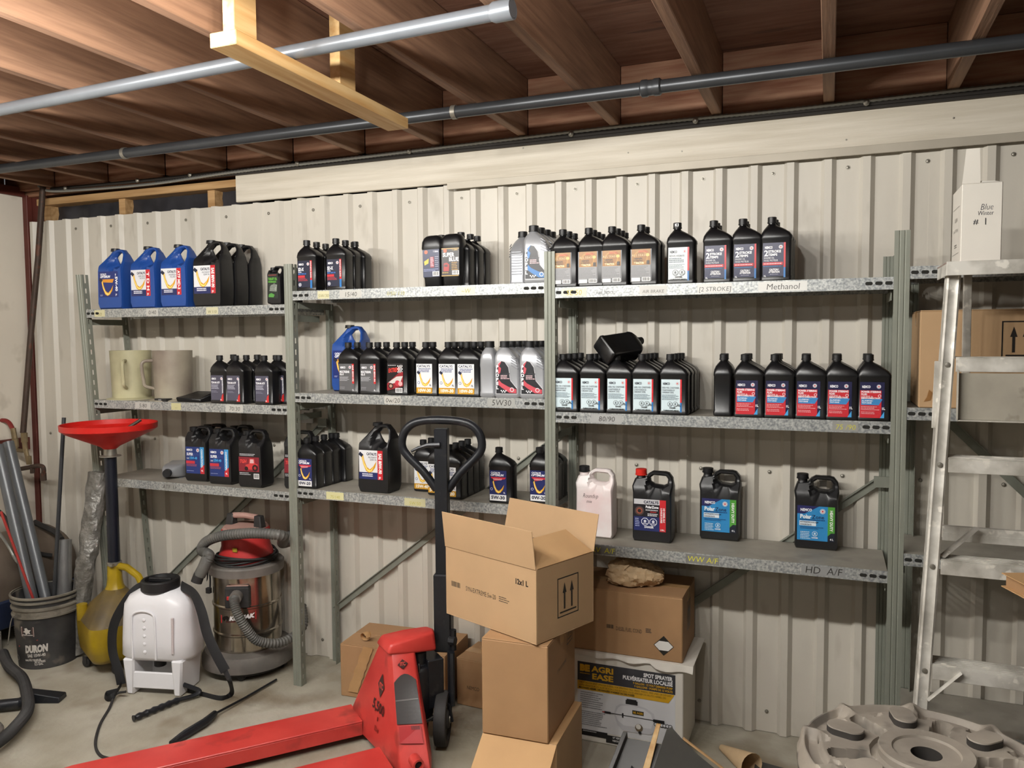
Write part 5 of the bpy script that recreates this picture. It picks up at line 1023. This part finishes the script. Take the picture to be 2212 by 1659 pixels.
cv.rect(.06, .165, .125, .212, '#b8a49c'); cv.rect(.063, .168, .122, .209, '#4a3634'); cv.poly([(.092+.022*q*math.sin(i*PI/5.5), .190+.018*q*math.cos(i*PI/5.5)) for i, q in enumerate([1, .55]*5+[1])], W); cv.text('PETRO-CANADA', .0925, .1695, .006, W, 'c', wd=.055)
cv.text('DURON', .075, .085, .034, W, wd=.105, bold=.05, shear=.1, rot=.05); cv.text('SAE 15W-40', .085, .062, .015, W, wd=.085, rot=.05); cv.text('HAUTE TENEUR', .07, .042, .009, W, wd=.08, rot=.04); cv.text('20 LITRES', .118, .034, .010, W, wd=.05, rot=.04); cv.text('5.3 GAL', .118, .022, .010, W, wd=.04, rot=.04); cv.poly([(.03, .112), (.14, .150), (.14, .146), (.03, .108)], '#a03a34')
cv.bars(-.04, .20, .0, 12, .011, .003, '#9a958c'); cv.circ(.01, .05, .014, '#9a958c', 16); cv.circ(.01, .05, .011, '#232325', 16)
me = cv.mesh('pail_print')
for v in me.vertices:
    z_ = v.co.z; r_ = .1315+.0185*(z_/.345)+.0006-v.co.y; a = -1.62+(v.co.x-.05)/.14; v.co = (r_*math.cos(a), r_*math.sin(a), z_)
link('pail_print', me, t)
def rod(name, label, cat, a, b_, r, m, hollow=True):
    a = Vector(a); b_ = Vector(b_); t = thing(name, label, cat, a); d = b_-a; R = d.to_track_quat('Z', 'Y').to_matrix().to_4x4()
    pr = [(r, 0), (r, d.length), (r*.86, d.length), (r*.86, d.length-.05), (.001, d.length-.05)] if hollow else [(r, 0), (r, d.length)]
    MB().lathe(pr, m, 20, M=R).build('tube', t, ang=30); return t
rod('grey_conduit', 'grey plastic conduit leaning in the pail, nearer the viewer', 'pipe', (-.095, -.235, .03), atY(-6, 962, -.16), .027, PVC)
rod('grey_conduit', 'grey plastic conduit leaning in the pail, behind its twin', 'pipe', (-.10, -.16, .03), atY(18, 955, -.08), .026, PVC)
rod('steel_rod', 'thin black rod standing upright in the pail', 'rod', (-.115, -.19, .012), atY(138, 902, -.07), .0095, PIPED, False)
rod('metal_tube', 'short wide shiny metal tube standing in the pail', 'pipe', (-.075, -.15, .012), atY(138, 1166, -.08), .036, mat('bright_tube', '#9a9a9a', .3, .7, .2, 8, (2, 2, 1)))
rod('red_rod', 'thin red stick between the grey conduits', 'stick', (-.07, -.20, .012), atY(2, 1105, -.36), .006, ink('#9a2f2a', .5), False)
t = thing('wrapped_duct', 'crinkled grey foil-wrapped duct standing in the pail', 'duct', (-.03, -.11, 0.01)); P0 = Vector((-.03, -.11, .01))
cp = curve([Vector((-.035, -.11, .02)), atY(180, 1255, -.10), atY(190, 1195, -.08), atY(201, 1110, -.04), atY(213, 1018, .0)], 12); rings = []
for j, p in enumerate(cp):
    s = j/(len(cp)-1); rg = []
    for i in range(20):
        a = 2*PI*i/20; r_ = (.047+.006*s)*(1+.07*math.sin(3*a+s*23)+.05*math.sin(5*a-s*41)); q = p-P0; rg.append((q.x+r_*math.cos(a), q.y+r_*math.sin(a)*.8, q.z+.006*math.sin(a*2+s*30)))
    rings.append(rg)
MB().loft(rings, FOIL).build('foil_wrap', t, ang=20)
# yellow drain can with red funnel
YC = Vector((.232, -.10, 0)); t = thing('oil_drain_can', 'yellow plastic drain can with tall black tube and red funnel', 'drain can', YC)
M = Matrix.Rotation(math.radians(-28), 4, 'Z')
rr = [(.055, .125, .115), (.062, .145, .130), (.085, .158, .142), (.15, .165, .148), (.215, .168, .150), (.235, .165, .147)]
MB().loft([rrect(0, 0, hw, hd, .055, z_, 6) for z_, hw, hd in rr], YEL, M=M).build('can_body', t, ang=45)
MB().loft([rrect(0, 0, hw, hd, .055, z_, 6) for z_, hw, hd in ((.2345, .1652, .1472), (.255, .150, .134), (.30, .115, .105), (.345, .072, .070), (.375, .045, .045))], mat('oily_dust_on_yellow', '#6f5c2c', .5, 0, .3, 6, col2='#4a4030', spots=.5, spotcol='#8a7424', spotscale=7), M=M).build('dusty_shoulder', t, ang=45)
MB().loft([rrect(0, 0, hw, hw, .055, z_, 6) for z_, hw in ((.37, .0475), (.39, .038), (.42, .034), (.50, .031))], YEL, M=M).build('can_neck', t, ang=45)
MB().lathe([(.024, .23), (.024, .305), (.019, .307)], YEL, 16, c=(-.125, -.085, 0)).build('fill_spout', t, ang=30)
MB().tube([(.02, 0, .485), (.07, .01, .478), (.13, .02, .44), (.155, .03, .38), (.15, .03, .31), (.12, .03, .27)], .017, YEL, 10).build('can_handle', t)
MB().lathe([(.0275, .495), (.0275, 1.02)], mat('navy_black_tube', '#101420', .35), 24).build('riser_tube', t)
MB().lathe([(.034, .488), (.034, .505), (.029, .505)], STEELB, 20).box(.015, -.045, .49, .035, -.030, .504, STEELB).build('hose_clamp', t, .001)
MB().lathe([(.048, 1.018), (.048, 1.022), (.030, 1.026), (.028, 1.055), (.032, 1.062)], STEELB, 28).build('funnel_collar', t, ang=30)
MB().lathe([(.030, 1.055), (.045, 1.068), (.19, 1.135), (.213, 1.152), (.2145, 1.178), (.2105, 1.178), (.208, 1.155), (.185, 1.139), (.04, 1.075), (.028, 1.06)], FUNR, 48, caps=False).build('funnel', t, ang=35)
MB().tube([(-.03, .05, 1.092), (.04, .03, 1.095), (.07, .02, 1.115), (.12, -.0, 1.160), (.15, .05, 1.195)], .008, IRON, 7).build('drain_key', t)
for a, b_ in ((.10, -.10), (-.10, -.09), (.09, .09), (-.09, .09)):
    MB().lathe([(.020, -.010), (.024, -.006), (.024, .006), (.020, .010)], RUB, 14, M=Matrix.Translation((a, b_, .0245)) @ Matrix.Rotation(PI/2, 4, 'X')).box(a-.012, b_-.014, .02, a+.012, b_-.011, .056, RUB).build('caster', t)
# air compressor
t = thing('air_compressor', 'dusty grey air compressor tank at the left edge behind the pail', 'compressor', (-.615, .02, 0)); M = Matrix.Translation((0, 0, .35)) @ Matrix.Rotation(PI/2, 4, 'X')
MB().lathe([(.02, -.25), (.10, -.245), (.17, -.22), (.205, -.17), (.21, -.12), (.21, .28), (.17, .33), (.10, .36), (.02, .365)], TANK, 40, M=M).build('tank', t, ang=35)
MB().hull([(-.16, -.32, .10), (.16, -.32, .10), (.16, .2, .10), (-.16, .2, .10)], [(-.20, -.30, .26), (.20, -.30, .26), (.20, .2, .26), (-.20, .2, .26)], TANKB).build('cradle', t, .01)
for s in (-1, 1):
    for yy in (-.25, .15): MB().box(s*.13-.04, yy-.03, 0, s*.13+.04, yy+.03, .105, DUSTP).build('foot', t, .006)
AI = lambda px, py, y: tuple(atY(px, py, y)-Vector((-.615, .02, 0)))
MB().tube(curve([AI(-20, 1090, -.1), AI(10, 1118, -.12), AI(22, 1150, -.14), AI(50, 1175, -.1), AI(85, 1195, .0), AI(112, 1200, .05)], 6), .011, RUB, 8).build('rubber_line', t)
MB().tube(curve([AI(75, 1128, .1), AI(95, 1138, .1), AI(120, 1150, .1), AI(133, 1165, .08)], 6), .015, RUB, 8).build('air_line', t)
MB().tube(curve([AI(-10, 1140, -.2), AI(15, 1175, -.22), AI(35, 1210, -.22), AI(55, 1230, -.2)], 20), .008, ARMOR, 8, .2).build('armoured_line', t)
MB().box(-.07, -.24, .57, .0, -.16, .66, RUB).box(-.05, -.22, .54, -.03, -.18, .58, RUB).build('pressure_switch', t, .004)
# vacuum hose and tools at the lower left
t = thing('vacuum_hose', 'black corrugated hose looping over the floor at lower left', 'hose', (0, 0, 0))
MB().tube(curve([(-.30, -.30, .045), (-.12, -.40, .05), (.06, -.47, .05), (.22, -.565, .05), (.38, -.68, .05), (.47, -.80, .05), (.52, -.90, .05), (.52, -1.0, .04), (.46, -1.08, .035), (.34, -1.12, .035)], 30), .024, RUB, 12, .2).build('hose_run', t, ang=20)
t = thing('crevice_nozzle', 'flat black vacuum nozzle lying on the floor through the hose loop', 'nozzle', atZ(70, 1518, 0)); NO = atZ(70, 1518, 0); N_ = lambda px, py, z_: tuple(atZ(px, py, z_)-NO)
MB().tube([N_(-40, 1530, .03), N_(0, 1524, .03), N_(40, 1520, .03), N_(56, 1514, .028)], .024, BLACKM, 12).build('nozzle_neck', t)
a = Vector(N_(56, 1514, 0)); c_ = Vector(N_(136, 1512, 0)); e = (c_-a).normalized(); n_ = Vector((-e.y, e.x, 0))
MB().hull([tuple(a-n_*.030), tuple(c_-n_*.035), tuple(c_+n_*.035), tuple(a+n_*.030)], [tuple(a-n_*.022+Vector((0, 0, .05))), tuple(c_-n_*.030+Vector((0, 0, .024))), tuple(c_+n_*.030+Vector((0, 0, .024))), tuple(a+n_*.022+Vector((0, 0, .05)))], BLACKM).build('nozzle_mouth', t, .003)
t = thing('vacuum_adapter', 'stepped grey hose adapter on the floor inside the hose loop', 'adapter', (.33, -.83, 0.001)); MB().lathe([(.065, 0), (.068, .02), (.06, .035), (.055, .037), (.055, .06), (.035, .068), (.035, .10), (.026, .10), (.026, .06)], DUSTP, 28).build('adapter_body', t, ang=30)
# ================================================================ STEP LADDER
A0 = atY(2056, 650, -.235); A1 = atY(1990, 1530, -.345); sl = (A1-A0)/(A1.z-A0.z)
def LP(z_, off=0.): p = A0+sl*(z_-A0.z); return Vector((p.x+off, p.y, z_))
t = thing('step_ladder', 'worn aluminium step ladder spotted with white paint at the right edge', 'ladder', LP(0)); LO = LP(0)
def rail(off, m=ALU):
    b = MB(); q = [(-.018, -.010), (-.013, -.014), (-.007, -.010), (.007, -.010), (.013, -.014), (.018, -.010), (.018, .045), (-.018, .045)]
    lo, hi = LP(0, off)-LO, LP(1.775, off)-LO; b.hull([(lo.x+x, lo.y+y, 0) for x, y in q], [(hi.x+x, hi.y+y, hi.z) for x, y in q], m); return b.build('rail', t, 0)
rail(0); rail(.47)
zs = [atY(2060, 787, -.27).z, atY(2050, 1004, -.29).z, atY(2035, 1223, -.31).z, atY(2015, 1447, -.335).z, .33]
riv = mesh_of(MB().lathe([(.008, 0), (.007, .003), (.003, .004)], STEELB, 10, M=Matrix.Rotation(PI/2, 4, 'X')), 'rivet')
for z_ in zs:
    p = LP(z_)-LO; b = MB(); x0, x1 = p.x+.021, p.x+.449; y0 = p.y-.016
    b.box(x0, y0, z_-.022, x1, y0+.003, z_+.016, ALU).box(x0, y0, z_+.016, x1, y0+.085, z_+.019, ALU)
    for i in range(6): b.box(x0, y0+.008+i*.013, z_+.019, x1, y0+.013+i*.013, z_+.021, ALU)
    b.build('step', t, .0008); link('rivet', riv, t, (p.x, p.y-.011, z_-.002))
p = LP(1.775)-LO
MB().box(p.x-.030, p.y-.085, 1.745, p.x+.50, p.y-.082, 1.785, ALU).box(p.x-.030, p.y-.082, 1.779, p.x+.50, p.y+.13, 1.785, mat('dusty_red_aluminium', '#a3948a', .6, .1, .3, 12, col2='#80605a')).box(p.x-.030, p.y-.082, 1.745, p.x-.027, p.y+.13, 1.779, ALU).build('top_cap', t, .001)
a, c_ = atY(2091, 612, -.12)-LO, atY(2088, 790, -.10)-LO
MB().hull([(c_.x-.011, c_.y, c_.z-.1), (c_.x+.011, c_.y, c_.z-.1), (c_.x+.011, c_.y+.02, c_.z-.1), (c_.x-.011, c_.y+.02, c_.z-.1)], [(a.x-.011, a.y, 1.778), (a.x+.011, a.y, 1.778), (a.x+.011, a.y+.02, 1.778), (a.x-.011, a.y+.02, 1.778)], ALU).build('rear_rail', t, .001)
ps_ = atY(2070, 806, -.28)-LO; pe_ = atY(2070, 906, -.28)-LO
MB().box(ps_.x, ps_.y, pe_.z, ps_.x+.36, ps_.y+.004, ps_.z, mat('grimy_pale_metal', '#a8a294', .55, .1, .2, 9, spots=.6, spotcol='#4a443a', spotscale=14)).box(ps_.x, ps_.y-.02, pe_.z-.004, ps_.x+.36, ps_.y+.004, pe_.z, ALU).box(ps_.x-.003, ps_.y-.02, pe_.z, ps_.x, ps_.y+.004, ps_.z+.01, ALU).build('pail_shelf', t, .001)
g1, g2 = atY(2023, 780, -.255)-LO, atY(2021, 925, -.265)-LO
MB().hull([(g2.x-.011, g2.y, g2.z), (g2.x+.011, g2.y, g2.z), (g2.x+.011, g2.y+.003, g2.z), (g2.x-.011, g2.y+.003, g2.z)], [(g1.x-.005, g1.y, g1.z), (g1.x+.011, g1.y, g1.z), (g1.x+.011, g1.y+.003, g1.z), (g1.x-.005, g1.y+.003, g1.z)], ALU).build('shelf_arm', t, .001)
g1 = atY(2036, 1136, -.15)-LO; MB().box(g1.x, g1.y, g1.z-.022, g1.x+.42, g1.y+.02, g1.z, ALU).box(g1.x, g1.y-.003, g1.z-.045, g1.x+.42, g1.y, g1.z-.020, ALU).build('rear_crossbar', t, .001)
def lbrace(a, c_): MB().tube([a-LO, c_-LO], .011, ALU, 6, flat=.25).build('brace', t)
lbrace(atY(2110, 1140, -.17), atY(2034, 1203, -.30)); lbrace(atY(2077, 1453, -.352), atY(2004, 1512, -.362))
b = thing('white_carton', 'tall white carton marked Blue Winter #1 standing on the ladder top', 'box', (3.838, -.185, 1.7855)); MB().box(-.050, -.09, 0, .052, .09, .222, WBOX).build('box_body', b, .002)
MB().hull([(-.050, -.0895, .222), (-.004, -.0895, .222), (-.004, -.088, .222), (-.050, -.088, .222)], [(-.042, -.092, .32), (-.008, -.092, .32), (-.008, -.0905, .32), (-.042, -.0905, .32)], WBOX).build('lid_flap', b)
MB().hull([(-.002, -.088, .2225), (.045, -.088, .2225), (.045, .02, .2225), (-.002, .02, .2225)], [(.0, -.086, .228), (.030, -.086, .226), (.028, .02, .245), (.0, .02, .245)], WBOX).build('tuck_flap', b)
cv = Canvas(0); cv.text('Blue', -.004, .145, .018, '#3a3a48', wd=.032, bold=-.012, shear=.2); cv.text('Winter', -.010, .130, .013, '#3a3a48', wd=.040, bold=-.008, shear=.1); cv.text('#', -.020, .106, .015, '#2a2a30', wd=.013, bold=0); cv.text('1', .008, .104, .018, '#2a2a30', wd=.004, bold=.03); put(cv, 'handwriting', b, (0, -.0905, 0))
cv = Canvas(0); 
for a_ in ((-.07, .03, .05, .031), (-.07, .165, .05, .166), (.05, .03, .051, .166)): cv.rect(*a_, '#6a6660')
cv.text('REGINA', -.03, .125, .012, '#6a6660', wd=.05, bold=0); cv.text('5w-30 / 5W Synth', -.05, .095, .010, '#6a6660', wd=.085, bold=0); cv.bars(-.03, .055, .02, 2, .006, .003, '#6a6660'); put(cv, 'side_print', b, (-.0505, 0, 0), -PI/2)
p = LP(zs[2]+.0215); b = thing('honeycomb_board', 'torn honeycomb cardboard sticking in at the right edge', 'cardboard', (3.935, -.50, .878)); M_ = MB()
M_.box(0, -.03, 0, .35, .12, .0025, CARD2).box(0, -.03, .036, .35, .12, .0385, CARD2); o = M_.build('board_faces', b)
M_ = MB()
for i in range(14): M_.box(.012+i*.024, -.028, .0025, .014+i*.024, .118, .036, CARDD)
M_.build('board_cells', b)['kind'] = 'stuff'; b.rotation_euler = (0, .0, .35)
# ================================================================ WHEEL DISC at the lower right
ZT = .50; ctr = atZ(2001, 1638, ZT); R0 = (atZ(1722, 1600, ZT)-ctr).length*1.0
t = thing('wheel_disc', 'dusty grey moulded wheel disc with lugs lying flat at lower right', 'wheel', (ctr.x, ctr.y, 0), .2)
NA, NR = 240, 74; v = []; f = []
def ss(e0, e1, x): x = max(0, min(1, (x-e0)/(e1-e0))); return x*x*(3-2*x)
def pill(r, a, ac, r0, r1, hw):                          # distance-like value: 1 inside, 0 outside
    da = (a-ac+PI) % (2*PI)-PI; x, y = r*math.cos(da), r*math.sin(da); rx = max(r0, min(r1, x)); d = math.hypot(x-rx, y); return 1-ss(hw*.72, hw, d)
def hgt(r, a):
    h = 0.0
    lug = max(0, math.cos(9*a))**6
    h -= .016*(ss(.80, .835, r)-ss(.905, .94, r))*(1-lug)          # groove inside the rim
    h += .012*lug*(ss(.72, .85, r))                                # lugs
    h -= .05*ss(.955, 1.0, r)
    for k_ in range(6):
        ac = k_*PI/3
        h -= .085*pill(r, a, ac+.04, .46, .70, .075)               # slots
    for k_ in range(12): h -= .016*pill(r, a, k_*PI/6+.26, .77, .79, .045)
    h -= .012*(ss(.37, .375, r)-ss(.42, .425, r))
    return h
for i in range(NA):
    a = 2*PI*i/NA
    lg = 1+.012*max(0, math.cos(9*a))**4
    for j in range(NR+1):
        r = .115+.885*j/NR; v.append((R0*r*lg*math.cos(a), R0*r*lg*math.sin(a), ZT+hgt(r, a)*R0/.30))
for i in range(NA):
    for j in range(NR): f.append((i*(NR+1)+j, i*(NR+1)+j+1, ((i+1) % NA)*(NR+1)+j+1, ((i+1) % NA)*(NR+1)+j))
b = MB().add(v, f, DISCM)
b.lathe([(R0*.115, ZT+.012), (R0*.115, ZT-.09), (R0*.98, ZT-.10), (R0*1.0, ZT-.048)], DISCD, NA, caps=False); b.build('disc_face', t, ang=40)
for k_ in range(6):
    ac = k_*PI/3+.52; lp_ = []
    for i in range(24):
        a = 2*PI*i/24; x, y_ = .645+.055*(1 if math.cos(a) > 0 else -1)+.10*math.cos(a), .10*math.sin(a); lp_.append((R0*(x*math.cos(ac)-y_*math.sin(ac)), R0*(x*math.sin(ac)+y_*math.cos(ac))))
    b = MB(); b.loft([[(x, y_, ZT-.01) for x, y_ in lp_], [(x, y_, ZT+.017) for x, y_ in lp_]], DISCD); c0 = (sum(x for x, _ in lp_)/24, sum(y_ for _, y_ in lp_)/24)
    b.loft([[(x, y_, ZT+.0171) for x, y_ in lp_], [(c0[0]+(x-c0[0])*.97, c0[1]+(y_-c0[1])*.97, ZT+.020) for x, y_ in lp_]], DISCM); b.build('raised_pad', t, ang=30)
MB().lathe([(R0*.118, ZT-.02), (R0*.118, ZT+.012), (R0*.25, ZT+.014), (R0*.26, ZT+.020), (R0*.355, ZT+.022), (R0*.365, ZT+.016), (R0*.365, ZT-.01)], DISCM, 64, caps=False).build('hub_plate', t, ang=25)
for k_ in range(2): MB().lathe([(R0*.62, .012+.19*k_), (R0*.86, .004+.19*k_), (R0*.97, .05+.19*k_), (R0*.97, .145+.19*k_), (R0*.86, .192+.19*k_), (R0*.62, .185+.19*k_)], DISCD, 48).build('tyre', t, ang=30)
# ================================================================ SCRAP at the bottom
t = thing('bent_sheet', 'dark grey bent plastic sheet with pointed corner leaning by the sprayer carton', 'sheet', (2.95, -.36, 0)); q = [(-.03, 0), (.33, 0), (.30, .09), (.191, .187), (.12, .225), (.066, .262), (.030, .298), (.015, .290), (-.012, .20), (-.045, .09)]
MB().hull([(x, -.02*abs(x-.05)/.1, z_) for x, z_ in q], [(x, .005-.02*abs(x-.05)/.1, z_) for x, z_ in q], SHEET).build('sheet_panel', t, .001)
MB().tube([(.066, .01, .262), (.191, .012, .186), (.30, .014, .09)], .008, CARD2, 6, flat=.4).build('sheet_edge_strip', t)
t = thing('steel_tray', 'dark steel tray tilted up against the sprayer carton', 'tray', (2.80, -.22, .002)); b = MB()
b.hull([(-.05, -.20, 0), (.12, -.20, 0), (.13, -.02, .165), (-.0, -.02, .165)], [(-.05, -.205, .006), (.12, -.205, .006), (.13, -.025, .171), (-.0, -.025, .171)], SHEET); b.hull([(-.06, -.22, .0), (-.045, -.22, .0), (.006, -.02, .165), (-.009, -.02, .165)], [(-.06, -.23, .03), (-.045, -.23, .03), (.006, -.03, .195), (-.009, -.03, .195)], SHEET); b.build('tray_panel', t, .001)
t = thing('wood_strip', 'pale wooden stick beside the bent grey sheet', 'wood', (2.86, -.30, .002)); MB().hull([(-.01, -.10, 0), (.02, -.10, 0), (.02, -.085, 0), (-.01, -.085, 0)], [(.045, .06, .235), (.06, .06, .235), (.06, .07, .235), (.045, .07, .235)], PINE).build('stick', t, .001)
t = thing('metal_bracket', 'small black angle bracket in front of the wooden stick', 'bracket', (2.86, -.42, .002)); MB().hull([(-.02, -.02, 0), (.06, -.02, 0), (.06, -.014, 0), (-.02, -.014, 0)], [(-.005, .02, .16), (.05, .02, .12), (.05, .026, .12), (-.005, .026, .16)], BLACKM).build('bracket_plate', t, .001)
t = thing('paper_cone', 'rolled brown paper lying on the floor right of the sprayer carton', 'paper', atZ(1590, 1650, .0)); b = MB(); rings = []
for j in range(8):
    s = j/7; rings.append([(-.10+.20*s+.0, -.035*(.35+s)*math.cos(a)*.9, max(.001, .034*(.35+s)*(1+math.sin(a)))) for a in [k_*2*PI/16 for k_ in range(16)]])
b.loft(rings, KRAFT, caps=False); o = b.build('paper_roll', t, ang=25); t.rotation_euler = (0, 0, -.9)
t = thing('grey_block', 'small dark offcut at the bottom edge right of the rolled paper', 'offcut', atZ(1650, 1665, .0)+Vector((.02, -.02, 0))); MB().hull([(-.05, -.03, 0), (.05, -.03, 0), (.05, .03, 0), (-.05, .03, 0)], [(-.05, -.03, .03), (.05, -.03, .02), (.05, .03, .02), (-.05, .03, .03)], SHEET).build('offcut_body', t, .002)
for me_o in list(bpy.data.objects):
    if me_o.name.startswith('mounting_slots'): me_o['kind'] = 'stuff'
